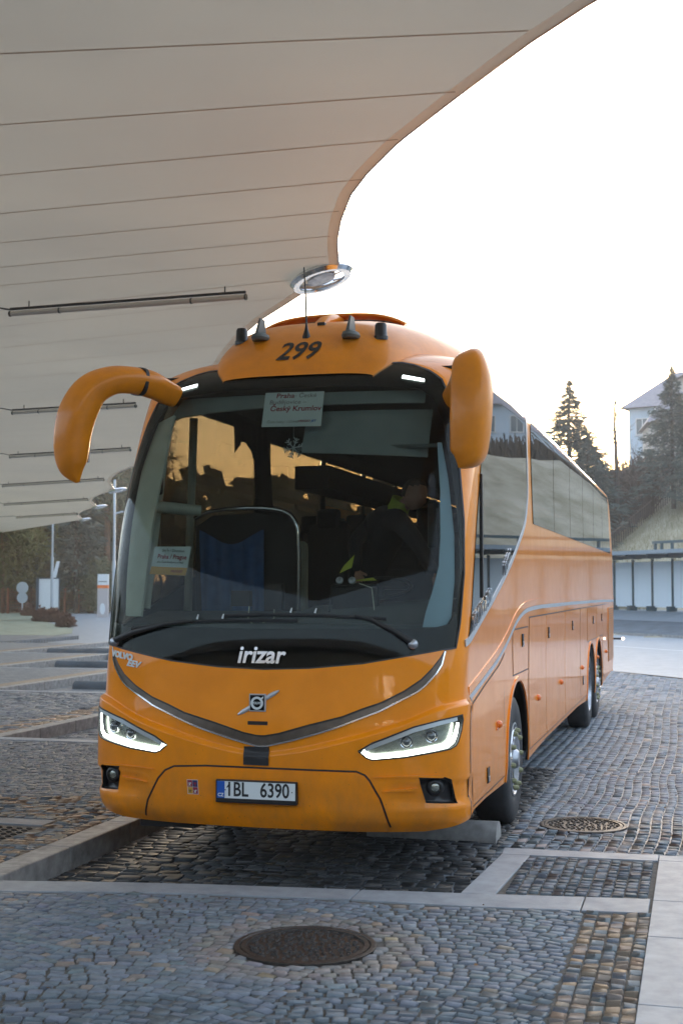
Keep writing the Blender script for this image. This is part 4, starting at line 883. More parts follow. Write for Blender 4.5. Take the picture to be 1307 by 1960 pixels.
# terrain sheet
UO=np.array([1.3,45.]); UD=np.array([.62,-.785]); UN=np.array([.785,.62])
def terr(x,y):
    o=(x-UO[0])*UN[0]+(y-UO[1])*UN[1]; t=(x-UO[0])*UD[0]+(y-UO[1])*UD[1]
    sm=lambda e: max(0,min(1,e))
    h=.82*sm((o)/5.5)
    if o>9: h+= .62*min(o-9,15)*(1 if o<26 else 1) + max(0,o-24)*.04
    # left forest ground rises gently
    ll=0.
    return h*sm((x+28+ .25*o)/22)+min(ll,2.0) if o>0 else min(ll,2.0)
gr=[]; b=MB(); xs_=np.concatenate([np.linspace(-600,-90,12),np.linspace(-84,84,85),np.linspace(90,600,12)]); ys_=np.concatenate([np.linspace(-400,-40,10),np.linspace(-36,160,99),np.linspace(170,900,14)])
for y in ys_:
    for x in xs_: b.v.append((float(x),float(y),terr(x,y)-.05))
nx_=len(xs_)
for j in range(len(ys_)-1):
    for i in range(nx_-1): b.f.append((j*nx_+i,j*nx_+i+1,(j+1)*nx_+i+1,(j+1)*nx_+i)); b.m.append(0)
def ground_material():
    m=mat('dry_grass_bank',(.40,.37,.29),rough=.95,col2=(.20,.175,.11),nscale=.5,bump=.8,bscale=6,ndet=10); return m
M['bank']=ground_material()
b.build('ground',M['bank'],kind='structure',smooth=60)
def sheetpoly(name,poly,z,m_,kind='structure',parent=None,label=None):
    b=MB(); b.prism(poly,z-.03,z); return b.build(name,m_,parent,kind=kind,label=label)
def uv(o,t): return tuple(UO+UN*o+UD*t)
def strip_uv(name,o0,o1,t0,t1,m_,lift=.0,n=24,kind='structure'):
    b=MB(); vs=[]
    for i in range(n+1):
        t=t0+(t1-t0)*i/n
        for j in range(5):
            o=o0+(o1-o0)*j/4; x,y=uv(o,t); vs.append((x,y,terr(x,y)+lift))
    b.add(vs,[(i*5+j,i*5+j+1,(i+1)*5+j+1,(i+1)*5+j) for i in range(n) for j in range(4)]); 
    b.f=[f[::-1] for f in b.f]
    return b.build(name,m_,kind=kind)
# sunken bay floors and roadside bed at level 0, platforms one kerb higher
m=bpy.data.materials.new('laid_setts'); m.use_nodes=True; t_=m.node_tree; L_=t_.links; bs=t_.nodes['Principled BSDF']; tc=t_.nodes.new('ShaderNodeTexCoord'); br=t_.nodes.new('ShaderNodeTexBrick'); br.inputs['Scale'].default_value=4.2; br.inputs['Mortar Size'].default_value=.012; br.inputs['Color1'].default_value=(.29,.33,.37,1); br.inputs['Color2'].default_value=(.17,.20,.23,1); br.inputs['Mortar'].default_value=(.07,.075,.075,1); br.inputs['Row Height'].default_value=.42; br.inputs['Brick Width'].default_value=.55
nz=t_.nodes.new('ShaderNodeTexNoise'); nz.inputs['Scale'].default_value=5; nz.inputs['Detail'].default_value=6; wv=t_.nodes.new('ShaderNodeVectorMath'); wv.operation='MULTIPLY_ADD'; wv.inputs[1].default_value=(.05,.05,0); L_.new(nz.outputs['Color'],wv.inputs[0]); L_.new(tc.outputs['Object'],wv.inputs[2]); L_.new(wv.outputs[0],br.inputs[0])
n2=t_.nodes.new('ShaderNodeTexNoise'); n2.inputs['Scale'].default_value=.8; n2.inputs['Detail'].default_value=8; mu=t_.nodes.new('ShaderNodeMix'); mu.data_type='RGBA'; mu.blend_type='MULTIPLY'; mu.inputs[0].default_value=.6; L_.new(br.outputs[0],mu.inputs[6]); L_.new(n2.outputs[0],mu.inputs[7]); L_.new(mu.outputs[2],bs.inputs['Base Color'])
bp=t_.nodes.new('ShaderNodeBump'); bp.inputs['Strength'].default_value=.7; bp.inputs['Distance'].default_value=.02; bp.invert=True; L_.new(br.outputs['Fac'],bp.inputs['Height']); L_.new(bp.outputs[0],bs.inputs['Normal']); bs.inputs['Roughness'].default_value=.5
M['farpave']=m
pv=sheetpoly('paved_forecourt',[(-60,-60),(60,-60),(60,23.5),(2.6,20.6),(.7,23.4),(-14,45),(-60,45)],-.009,M['farpave'])
strip_uv('road',-13.9,0,-45,45,M['asphalt'],.004)
strip_uv('lane_marking',-6.35,-6.2,-45,45,mat('road_paint',(.55,.60,.62),rough=.6),.010)
strip_uv('pavement',0,3.2,-45,45,M['asphaltdark'],.02)
strip_uv('footway',3.2,8.6,-45,45,M['asphalt'],.026)
b=MB(); 
for i in range(60):
    t=-45+i*1.5; x0,y0_=uv(0,t); x1,y1_=uv(0,t+1.47); b.tube([(x0,y0_,terr(x0,y0_)+.05),(x1,y1_,terr(x1,y1_)+.05)],.08,4)
b.build('far_kerb',M['kerb'],kind='structure')
# --- granite strips and slabs at platform level
bayfl=empty('sunken_bay',(0,0,0),kind='structure')
def slab(poly,z=.0,h=.03,parent=None,name='slab',m_=None,tone=1.):
    b=MB(); b.prism(poly,z-h,z); o=b.build(name,m_ or M['slab'],parent); setcol(o.data,'tone',np.full((len(o.data.vertices),3),tone)); bevel(o,.004,2,60); return o
def quad(x0,x1,y0,y1): return [(x0,y0),(x1,y0),(x1,y1),(x0,y1)]
st=empty('granite_strip',(0,0,0),kind='structure')
xj=[-9,-6.6,-4.2,-1.72,.77,2.08,2.45]
def yb_(x): return np.interp(x,[-1.8,-1.3,-.4,.77,1.47,2.46],[-1.08,-1.02,-.80,-.665,-.655,-.54]),np.interp(x,[-1.8,-1.45,-.47,.75,1.42,2.46],[-.83,-.77,-.56,-.42,-.34,-.20])
for a,c_ in zip(xj[:-1],xj[1:]):
    n_=max(2,int((c_-a)/.4)); xs3=np.linspace(a+.004,c_-.004,n_); slab([(x,yb_(x)[0]) for x in xs3]+[(x,yb_(x)[1]) for x in xs3[::-1]],ZP+.003,.17,parent=st,tone=float(rng.normal(.90,.05)))
pth=empty('slab_path',(0,0,0),kind='structure')
ys2=[-7.5,-6.3,-5.1,-4.0,-3.1,-2.19,-1.04,-.23,.91,1.09]
for a,c_ in zip(ys2[:-1],ys2[1:]): slab(quad(2.463,3.6,a+.004,c_-.004),ZP+.003,.17,parent=pth,tone=float(rng.normal(.97,.04)))
fm=empty('slab_frame',(0,0,0),kind='structure')
slab([(1.36,-.335),(1.56,-.325),(1.62,.85),(1.43,.85)],ZP+.003,.17,parent=fm,tone=.95)
slab([(1.43,.855),(2.457,.90),(2.457,1.09),(1.415,1.07)],ZP+.003,.17,parent=fm,tone=.93)
slab(quad(3.61,5.2,-.5,1.09),ZP+.003,.17,parent=fm,tone=.93)
def ywave(period,amp,ph=0.):
    def f(x,y):
        q=((x+ph)/period)%1.0-.5; return -amp*(q*q*4)+ .02*math.sin(x*1.7+y*2.1), -amp*8*q/period*.8
    return f
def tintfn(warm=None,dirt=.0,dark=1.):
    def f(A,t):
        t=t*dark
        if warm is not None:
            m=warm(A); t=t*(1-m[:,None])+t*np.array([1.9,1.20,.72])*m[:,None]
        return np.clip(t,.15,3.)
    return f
ZF=lambda x,y: ZP
def inview(x,y): return abs((x-CAM.x)*math.cos(PSI)+(y-CAM.y)*math.sin(PSI)) < .285*(-math.sin(PSI)*(x-CAM.x)+math.cos(PSI)*(y-CAM.y))+.1
# platform beds
pb=empty('platform_bed',(0,0,0),kind='structure')
for poly,mm in (([(-1.5,-60),(8,-60),(8,1.05),(1.42,1.05),(1.38,-.45),(-1.5,-.9)],'joint'),(quad(-5.45,-1.7,-60,5.95),'joint'),(quad(-9.4,-5.65,-60,12.5),'joint'),(quad(-12.8,-9.6,-60,18.45),'farpave'),(quad(-16.2,-13.0,-60,24.65),'farpave'),(quad(-19.6,-16.4,-60,30.85),'farpave'),(quad(-60,-19.8,-60,37),'farpave')):
    b=MB(); b.prism(poly,-.05,ZP-.009 if mm=='joint' else ZP); b.build('bed_slab',M[mm],pb)
fg=empty('foreground_paving',(0,0,0),kind='structure')
g=rows(-4.6,2.10,-4.2,-.3,.080,.064,wave=ywave(1.25,.15,.3),skip=lambda x,y: clear(x,y) or y>yb_(x)[0]-.03 or x>2.085 or not inview(x,y))
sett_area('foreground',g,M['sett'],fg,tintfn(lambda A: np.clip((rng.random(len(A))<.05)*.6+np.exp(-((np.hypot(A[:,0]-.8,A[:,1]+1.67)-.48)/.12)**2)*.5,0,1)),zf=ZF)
tp=empty('tan_paving',(0,0,0),kind='structure')
def tanw(A): return np.clip((rng.random(len(A))<.72)*1.0+rng.normal(0,.2,len(A)),0,1.2)
sett_area('tan',rows(2.11,2.462,-4.8,-.5,.075,.070,along='y',skip=lambda x,y: y>yb_(x)[0]-.03),M['sett'],tp,tintfn(tanw,dark=1.08),zf=ZF)
sq=empty('inset_paving',(0,0,0),kind='structure')
sett_area('inset',rows(1.535,2.458,-.25,.86,.085,.071,along='y',jit=.12,skip=lambda x,y: x<1.565+.05*(y+.3)+.012 or y<yb_(x)[1]+.04),M['sett'],sq,tintfn(None,dark=.78),zf=ZF)
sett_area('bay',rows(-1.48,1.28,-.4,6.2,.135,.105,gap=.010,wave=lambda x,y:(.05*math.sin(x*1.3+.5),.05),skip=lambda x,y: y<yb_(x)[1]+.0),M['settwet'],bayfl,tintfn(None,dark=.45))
rs_=empty('roadside_paving',(0,0,0),kind='structure')
def roadgen():
    g=rows(1.28,6.5,.9,6.2,.10,.088,along='y',jit=.32,skip=lambda x,y: clear(x,y) or (y<1.12 and x>1.4),wave=lambda c,v:(.028*math.sin(c*.9+v*1.7)+.012*math.sin(c*3.1),.02))
    g+=rows(-1.4,7.5,6.2,12.6,.125,.11,along='y',jit=.22,wave=lambda c,v:(.03*math.sin(c*.7+v*.8),.02))
    g+=[q for q in rows(.3,6.5,12.6,23.2,.15,.13,along='y',jit=.25) if (q[0]-.78)*(-2.35)-(q[1]-23.2)*1.67+.0>0.05]
    return [q for q in g if inview(q[0],q[1])]
sett_area('roadside',roadgen(),M['sett'],rs_,tintfn(lambda A:(rng.random(len(A))<.06)*.5,dark=1.08))
# raised kerbs, platforms, wheel stops
ST=[(.20,1.22,1.98),(-5.1,-2.6,8.75),(-8.98,-5.9,15.1),(-12.65,-9.6,21.4),(-16.05,-13.2,27.4)]
SL=['low rounded granite wheel stop on the setts under the front bumper','granite wheel stop in the empty bay just beyond the raised kerb','shade-painted granite wheel stop, nearest of the thin dark bars left of the coach','shade-painted granite wheel stop seen as the second thin dark bar left of the coach','farthest shade-painted granite wheel stop, the faint bar below the brown shrubs']
for k,(kx,ky) in enumerate(BAY[:-1]):
    nx2,ny2=BAY[k+1]
    kb=tag(empty('kerb',(kx,ky,0)),kind='structure')
    L_=9.0 if k==0 else 8.; y=0.04 if k else .02
    while y<L_-.1:
        ln=1.0; b=MB(); b.prism([(-.2,y+.004),(0,y+.004),(0,y+ln-.004),(-.2,y+ln-.004)],-.03,ZP+.003)
        o=b.build('kerbstone',M['kerb'],kb); bevel(o,.012,3,60); y+=ln
    xa_,xb_,yy=ST[k]; b=MB(); b.tube([(xa_,yy+.14,.0),(xb_,yy+.14,.0)],.14,24); b.v=[(x,y_,max(z,-.03)) for x,y_,z in b.v]
    o=b.build('wheel_stop',M['kerb'] if k==0 else M['asphaltdark'],smooth=40,label=SL[k],cat='wheel stop',group='wheel stops at the heads of the bays')  # farther stops coloured dark for the shaded faces they turn to the camera
    po=tag(empty('platform_paving',(0,0,0)),kind='structure')
    if k==0:
        tx=lambda A: np.clip(((A[:,0]>kx-.58))*1.*(rng.random(len(A))<.8),0,1)
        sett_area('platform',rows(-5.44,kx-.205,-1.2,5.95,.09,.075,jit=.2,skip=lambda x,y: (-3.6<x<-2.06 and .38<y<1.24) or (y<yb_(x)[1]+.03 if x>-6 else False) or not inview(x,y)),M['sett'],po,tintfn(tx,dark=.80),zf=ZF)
        for a,c_ in ((-3.6,-2.85),(-2.845,-2.09)): slab(quad(a,c_,1.0,1.22),ZP+.003,parent=po,tone=.68)
        for i in range(18):
            for j in range(7):
                xq=-3.55+i*.083; yq=.42+j*.078; b=MB(); b.lathe([(.030,-.02),(.026,.002),(.014,.008),(.0001,.009)],6,'z',(xq,yq,ZP-.004)); b.build('tactile_stud',M['settwet'],po)
    if k==1:
        tx=lambda A: np.clip(((A[:,0]>kx-.70))*1.*(rng.random(len(A))<.7),0,1)
        sett_area('platform',rows(-9.38,kx-.205,2.5,12.5,.14,.13,jit=.2,skip=lambda x,y: not inview(x,y)),M['sett'],po,tintfn(tx,dark=.9),nsingle=0,zf=ZF)
        sett_area('bay2',rows(kx+.02,kx+3.4,6.25,11,.17,.13,jit=.2,skip=lambda x,y: not inview(x,y)),M['sett'],po,tintfn(None,dark=.8),nsingle=0)
    if k>0:
        s0=empty('granite_strip',(0,0,0),kind='structure')
        for a in np.arange(kx-2.4,kx+3.7,1.6): slab(quad(a+.004,a+1.596,ky-.22,ky),ZP+.004,.17,parent=s0,tone=.95)
        if k>=2:
            b=MB(); b.prism(quad(kx-.52,kx-.205,ky-4,ny2-.25),ZP-.02,ZP+.004); b.build('tan_band',M['tanb'] if 'tanb' in M else M.setdefault('tanb',mat('tan_setts',(.30,.24,.17),rough=.7,col2=(.19,.16,.13),nscale=12.)),po)
# manhole covers
def manhole(cx,cy,r,label,z=0.):
    mh=empty('manhole_cover',(cx,cy,z),label=label,cat='manhole cover')
    b=MB(); b.lathe([(r+.03,-.04),(r+.03,.004),(r+.022,.007),(r+.004,.007),(r,.0),(r,-.04)],64); b.build('ring',M['iron'],mh,smooth=30)
    b=MB(); b.lathe([(r-.006,-.03),(r-.006,.004),(r-.03,.006),(r-.032,-.006),(.0001,-.006)],64); b.build('lid',M['iron'],mh,smooth=30)
    b=MB(); pts=[]; tries=0
    while len(pts)<230 and tries<9000:
        tries+=1; a=rng.uniform(0,2*math.pi); q=(r-.05)*math.sqrt(rng.random()); x,y=q*math.cos(a),q*math.sin(a)
        if all((x-u)**2+(y-v)**2>.036**2 for u,v in pts): pts.append((x,y))
    for x,y in pts:
        l=rng.uniform(.012,.022); w2=rng.uniform(.007,.011); a=rng.uniform(0,math.pi); ca,sa=math.cos(a),math.sin(a); n=7
        bo=[(x+l*math.cos(t)*ca-w2*math.sin(t)*sa,y+l*math.cos(t)*sa+w2*math.sin(t)*ca,-.007) for t in np.linspace(0,2*math.pi,n,endpoint=False)]
        to=[(x+.7*(u-x),y+.7*(v-y),.005) for u,v,_ in bo]
        b.add(bo+to,[(i,(i+1)%n,n+(i+1)%n,n+i) for i in range(n)]+[tuple(range(n,2*n))])
    o=b.build('relief_studs',M['iron'],mh); o['kind']='stuff'
manhole(*MH[0],'round cast iron manhole cover in the foreground setts in front of the coach',ZP)
manhole(*MH[1],'round cast iron manhole cover beside the front wheel of the coach')
# leaf litter and grit
b=MB()
for i in range(150):
    x=rng.uniform(-2.5,5); y=rng.uniform(-3.2,5); l=rng.uniform(.006,.02); a=rng.uniform(0,6.28); w2=l*.4; ca,sa=math.cos(a),math.sin(a)
    z0_=ZP if (y<-.7 or (x>1.45 and y<.85)) else 0.
    if x<-1.4 or (z0_==0 and y<1.2): continue
    b.add([(x+l*ca,y+l*sa,z0_+.010),(x-w2*sa,y+w2*ca,z0_+.018),(x-l*ca,y-l*sa,z0_+.010),(x+w2*sa,y-w2*ca,z0_+.008)],[(0,1,2,3)])
b.build('leaf_litter',mat('dead_leaf',(.24,.13,.06),rough=.8),kind='stuff')
# ================================================================== CANOPY
AX=np.array([-.49,.87]); AX/=np.linalg.norm(AX); BX=np.array([-AX[1],AX[0]]); T0=np.array([-1.94,8.02]); ZCAN=6.0
tips=[-24.4,-12.2,0,13,26.1,38.1,49.5,62.3]
edge=[(-12.2,-.95),(-10.5,-.72),(-9.2,-.30),(-8.23,.01),(-7.48,.17),(-6.32,.34),(-5.17,.49),(-4.24,.53),(-3.54,.51),(-2.59,.38),(-1.74,.21),(-1.05,.03),(-.55,-.10),(0,-.12),(.65,-.05),(.99,.02),(1.88,.12),(2.85,.24),(4.35,.31),(6.07,.28),(7.45,.22),(10,.10),(12,.0),(13,-.05)]
def ew(t):
    if -12.2<=t<=13: return float(np.interp(t,[e[0] for e in edge],[e[1] for e in edge]))
    i=np.searchsorted(tips,t)-1; i=max(0,min(i,len(tips)-2)); q=(t-tips[i])/(tips[i+1]-tips[i]); w0=-.95 if tips[i]<=-12 else -.25
    return w0+.55*math.sin(math.pi*max(0,min(1,q)))**1.0
def cz(t,w_): return ZCAN+.0*w_
def cp(t,w_,dz=0.): p=T0+AX*t+BX*w_; return (float(p[0]),float(p[1]),ZCAN+dz)
m=bpy.data.materials.new('membrane'); m.use_nodes=True; t_=m.node_tree; t_.nodes.clear(); o_=t_.nodes.new('ShaderNodeOutputMaterial'); df=t_.nodes.new('ShaderNodeBsdfDiffuse'); tl=t_.nodes.new('ShaderNodeBsdfTranslucent'); mx=t_.nodes.new('ShaderNodeMixShader'); mx.inputs[0].default_value=.55
nz_=t_.nodes.new('ShaderNodeTexNoise'); nz_.inputs['Scale'].default_value=.35; nz_.inputs['Detail'].default_value=8; tcn=t_.nodes.new('ShaderNodeTexCoord'); mixc=t_.nodes.new('ShaderNodeMix'); mixc.data_type='RGBA'; mixc.inputs[6].default_value=(.73,.675,.585,1); mixc.inputs[7].default_value=(.61,.57,.505,1)
t_.links.new(tcn.outputs['Object'],nz_.inputs[0]); t_.links.new(nz_.outputs[0],mixc.inputs[0]); t_.links.new(mixc.outputs[2],df.inputs[0]); t_.links.new(mixc.outputs[2],tl.inputs[0])
t_.links.new(df.outputs[0],mx.inputs[1]); t_.links.new(tl.outputs[0],mx.inputs[2]); t_.links.new(mx.outputs[0],o_.inputs[0]); M['membrane']=m

def fabric(name,c,f):
    m=bpy.data.materials.new(name); m.use_nodes=True; t=m.node_tree; t.nodes.clear(); o=t.nodes.new('ShaderNodeOutputMaterial'); d=t.nodes.new('ShaderNodeBsdfDiffuse'); l=t.nodes.new('ShaderNodeBsdfTranslucent'); x=t.nodes.new('ShaderNodeMixShader'); x.inputs[0].default_value=f
    d.inputs[0].default_value=(*c,1); l.inputs[0].default_value=(*c,1); t.links.new(d.outputs[0],x.inputs[1]); t.links.new(l.outputs[0],x.inputs[2]); t.links.new(x.outputs[0],o.inputs[0]); return m
M['seam']=fabric('membrane_seam',(.60,.52,.45),.4); M['hem']=fabric('membrane_hem',(.96,.88,.79),.62)
can=empty('canopy',(0,0,0),label='large white stretched membrane canopy sweeping over the bus bays with a scalloped edge',cat='canopy')
ts=np.concatenate([np.arange(-17,-13,1.),np.arange(-13,14,.22),np.arange(14,62.3,.8),[62.3]])
def wend(t): return 10.5
b=MB(); nw=6; vs=[]
for t in ts:
    w0=ew(t)
    for j in range(nw): vs.append(cp(t,w0+(wend(t)-w0)*(j/(nw-1))))
fs=[(i*nw+j,i*nw+j+1,(i+1)*nw+j+1,(i+1)*nw+j) for i in range(len(ts)-1) for j in range(nw-1)]
b.add(vs,fs); 
n0=len(b.v); b.v+= [cp(62.3,-.25),cp(62.3,10.5),cp(108,10.5)]; b.f.append((n0,n0+1,n0+2)); b.m.append(0)
mem=b.build('membrane_skin',M['membrane'],can); sol=mem.modifiers.new('thickness','SOLIDIFY'); sol.thickness=.006; sol.offset=1
for v in mem.data.vertices: pass
# seams from matched end points (t,w)
seams=[((-6.33,3.97),(-7.69,.25)),((-4.76,3.98),(-6.45,.38)),((-3.31,4.0),(-5.25,.51)),((-1.95,4.01),(-4.05,.53)),((-.71,4.02),(-2.94,.48)),((.5,4.03),(-1.94,.34)),((1.53,4.04),(-1.04,.16)),((3.05,3.9),(.1,.1)),((4.39,4.06),(1.25,.12)),((6.25,4.08),(2.95,.26)),((8.1,4.08),(4.9,.28)),((9.6,4.05),(6.6,.26))]
for k in range(60):
    t1=8.4+k*1.28; sk=(3.2+.9*min(1,k/12)); seams.append(((t1+sk,4.1),(t1,ew(t1)+.05)))
for k in range(4): seams.append(((-8.0-k*1.6,4.),(-9.3-k*1.6,ew(-9.3-k*1.6)+.05)))
for (a,c_) in seams:
    d=np.array(a)-np.array(c_); d/=d[1]; e_=np.array(c_)+d*(10.2-c_[1]); wd=.028 if c_[0]<1 else .02
    if c_[0]>61: continue
    P0=np.array(cp(*c_)); P1=np.array(cp(*e_)); dr=(P1-P0)/np.linalg.norm(P1-P0); nn=np.array([-dr[1],dr[0],0])*wd/2; z_=-.010
    b=MB(); vs=[P0+nn,P0-nn,P1-nn,P1+nn]; b.add([(v[0],v[1],ZCAN-.012) for v in vs]+[(v[0],v[1],ZCAN-.001) for v in vs],[(3,2,1,0)]); b.build('seam',M['seam'],can)
# edge hem
b=MB(); te=[t for t in ts if -20<t<62]; vs=[]
for t in te:
    w0=ew(t); vs+=[cp(t,w0-.003,-.010),cp(t,w0+.115,-.010)]
b.add(vs,[(2*i,2*i+1,2*i+3,2*i+2) for i in range(len(te)-1)]); b.build('edge_hem',M['hem'],can)
b=MB(); b.tube([cp(t,ew(t)-.012,0) for t in te],.014,6); b.build('edge_cable',M['steel'],can,smooth=60)
# tip rings and light battens
def ringpart(tt,i):
    c=np.array(cp(tt,ew(tt)-.12 if i else -.02,-.03)); 
    rg=empty('tip_ring',tuple(c),label=['bright oval steel tip ring at the canopy edge above the coach roof','second steel tip ring of the canopy edge, hidden behind the coach','steel tip ring of the canopy edge just left of the windscreen','steel tip ring next to the tall mast, left of the windscreen','smaller steel tip ring left of the tall mast','farthest small steel tip ring of the canopy edge'][i],cat='canopy ring',group='steel rings along the canopy edge')
    rg.rotation_euler=(.05,-.16,0)
    a=math.atan2(AX[1],AX[0])+.0; ca,sa=math.cos(a),math.sin(a)
    def E_(r1,r2,z,n=36): return [(r1*math.cos(q)*ca-r2*math.sin(q)*sa, r1*math.cos(q)*sa+r2*math.sin(q)*ca, z) for q in np.linspace(0,2*math.pi,n,endpoint=False)]
    n=36; b=MB(); L4=[E_(.62,.36,.04),E_(.66,.40,.0),E_(.62,.36,-.05),E_(.52,.28,-.05),E_(.50,.26,.0),E_(.52,.28,.04)]
    vs=sum(L4,[]); b.add(vs,[(j*n+k,j*n+(k+1)%n,((j+1)%6)*n+(k+1)%n,((j+1)%6)*n+k) for j in range(6) for k in range(n)]); b.build('ring_rim',M['chrome'],rg,smooth=50)
    b=MB(); b.add(E_(.34,.17,-.02)+[(0,0,-.05)],[(k,(k+1)%n,n) for k in range(n)]); b.add([(v[0],v[1],.0) for v in E_(.34,.17,0)],[tuple(range(n))]); b.build('ring_plate',M['steel'],rg,smooth=50)
    b=MB(); 
    for q in (.5,2.1,3.6,5.2): 
        e=E_(1,1,0,360)[int(math.degrees(q))]; b.tube([(e[0]*.2,e[1]*.2,-.02),(e[0]*.5,e[1]*.32,0)],.012,6)
    b.build('ring_arm',M['steel'],rg)
for i,tt in enumerate([0,13,26.1,38.1,49.5,62.0]): ringpart(tt,i)
M['tube']=mat('tube_cover',(.55,.52,.46),rough=.3,coat=.4); 
fx=[((2.59,3.9),(.71,.85)),((13.44,3.86),(11.64,1.31)),((23.6,3.92),(20.71,.63)),((35.2,4.2),(31.32,.65)),((47.,4.2),(42.4,.6)),((58.5,3.6),(54.,.5))]
for i,(a,c_) in enumerate(fx):
    P0=np.array(cp(*a,-.14)); P1=np.array(cp(*c_,-.14))
    ln=np.linalg.norm(P1-P0); ang=math.atan2(P1[1]-P0[1],P1[0]-P0[0])
    bt=empty('light_batten',tuple(P0),ang,label=['nearest long unlit light batten under the canopy, left of the tip ring','second light batten under the canopy, passing behind the left mirror','third light batten under the canopy, behind the lower left mirror','fourth light batten under the canopy, counting away from the camera','fifth light batten under the canopy, short and far','last and farthest light batten under the canopy'][i],cat='light fitting',group='light battens hung under the canopy')
    b=MB(); b.box(0,ln,-.02,.02,.02,.055); bevel(b.build('batten_rail',M['black'],bt),.006)
    b=MB(); b.tube([(0.02,0,-.03),(ln-.02,0,-.03)],.036,12); b.build('tube_cover',M['tube'],bt,smooth=50)
    for q in (.0,.22,.78,1.): b=MB(); b.tube([(ln*q-.012,0,-.03),(ln*q+.012,0,-.03)],.042,12); b.build('batten_clip',M['grey'],bt,smooth=50)
    b=MB(); b.tube([(-5.,-.0,.09),(-.3,0,.09),(0,0,.03)],.012,6); b.build('feed_cable',M['black'],bt)
    for q in (.3,ln-.3): b=MB(); b.tube([(q,0,.05),(q,0,.14)],.01,5); b.build('hanger',M['black'],bt)
# ================================================================== FAR LEFT: forest, fence, street furniture
M['needle']=mat('pine_needles',(.065,.085,.045),rough=.8,col2=(.12,.13,.065),nscale=.9); M['needle2']=mat('spruce_needles',(.055,.080,.072),rough=.8,col2=(.10,.12,.10),nscale=.8)
M['bark']=mat('pine_bark',(.20,.11,.065),rough=.9,col2=(.09,.06,.045),nscale=3.); M['barkdark']=mat('dark_bark',(.075,.06,.05),rough=.9,noise=.3,nscale=5)
M['twig']=mat('twigs',(.12,.085,.065),rough=.9); M['rust']=mat('rusty_fence',(.26,.10,.05),rough=.7,noise=.3,nscale=6); M['pole']=mat('galvanised_pole',(.38,.44,.50),rough=.45,metal=.3)
M['bwhite']=mat('board_white',(.62,.68,.72),rough=.5,noise=.04); M['bdark']=mat('board_frame',(.03,.06,.09),rough=.5); M['orangeband']=mat('totem_orange',(.75,.18,.03),rough=.5); M['totem']=mat('totem_grey',(.42,.40,.41),rough=.5)
def pine_meshes(H,crown0,spread,ncl,seed,mat_n,mat_b,leaf=.22,shape='pine'):
    r=np.random.default_rng(seed); tb=MB(); tb.tube([(0,0,-.6),(.05,0,H*.4),(r.normal(0,.12),r.normal(0,.12),H*.75),(0,0,H*.99)],[H*.014,H*.011,H*.007,.015],7)
    pts=[]; lim=[]
    for i in range(ncl):
        q=r.random()**(.9 if shape=='pine' else .75); h=crown0+(H-crown0)*q; 
        rad=(spread*(.35+.65*math.sin(math.pi*min(1,.15+q*.85))) if shape=='pine' else spread*(1-q)**.9+.02); a=r.uniform(0,2*math.pi); rr=rad*(r.random()**.45)
        if shape=='spruce': rr=rad*(.25+.75*r.random()**.6)*(1+.22*math.sin(h*5.5)); h-= rr*.22
        pts.append((rr*math.cos(a),rr*math.sin(a),h))
    if shape=='spruce':
        for i in range(14): pts.append((r.normal(0,.04),r.normal(0,.04),H*(.86+.14*i/13)))
    for i in range(ncl//9):
        x,y,z=pts[i*9]; k=max(z+ (-.25 if shape=='pine' else .12)*math.hypot(x,y),crown0*.9); lim.append(((0,0,k),(x*.95,y*.95,z)))
    for a,c_ in lim: tb.tube([a,((a[0]+c_[0])/2,(a[1]+c_[1])/2,(a[2]+c_[2])/2+.05),c_],[H*.0032,H*.0025,.006],4,cap=False)
    P_=np.array(pts); per=16; n=len(P_)*per; jt=np.repeat(np.clip((H-P_[:,2])/H*2.2,.12,1.),per)[:,None] if shape=='spruce' else 1.; c=np.repeat(P_,per,0)+jt*r.normal(0,leaf*(1.1 if shape=='pine' else .75),(n,3))*np.array([1,1,.55])
    d=r.normal(0,1,(n,3)); 
    if shape=='spruce': out=c*np.array([1,1,0]); out/=np.linalg.norm(out,axis=1,keepdims=True)+1e-6; d=out*1.3+r.normal(0,.5,(n,3)); d[:,2]-=.25
    d/=np.linalg.norm(d,axis=1,keepdims=True); e=np.cross(d,r.normal(0,1,(n,3))); e/=np.linalg.norm(e,axis=1,keepdims=True); l=leaf*r.uniform(.5,1.3,(n,1))*(jt**.5 if shape=='spruce' else 1.); w_=l*.26
    V=np.stack([c-d*l*.5-e*w_*.5,c-d*l*.5+e*w_*.5,c+d*l*.5+e*w_*.25,c+d*l*.5-e*w_*.25],1).reshape(-1,3); F=np.arange(n*4).reshape(-1,4)
    me=bpy.data.meshes.new('crown'); me.vertices.add(len(V)); me.vertices.foreach_set('co',V.astype(np.float32).ravel()); me.loops.add(F.size); me.loops.foreach_set('vertex_index',F.ravel().astype(np.int32)); me.polygons.add(len(F)); me.polygons.foreach_set('loop_start',np.arange(0,F.size,4,dtype=np.int32)); me.update(calc_edges=True); me.materials.append(mat_n)
    tm=bpy.data.meshes.new('trunk'); tm.from_pydata(tb.v,[],tb.f); tm.materials.append(mat_b); tm.shade_smooth(); return me,tm
PI=[pine_meshes(17,6.5,2.6,420,11,M['needle'],M['bark'],.5),pine_meshes(19,8,2.4,400,12,M['needle'],M['bark'],.5),pine_meshes(15,2.0,2.7,520,13,M['needle2'],M['barkdark'],.5,'spruce'),pine_meshes(9,.4,2.4,330,14,M['needle2'],M['barkdark'],.42,'spruce'),pine_meshes(6,.5,2.2,260,15,M['needle'],M['barkdark'],.4)]
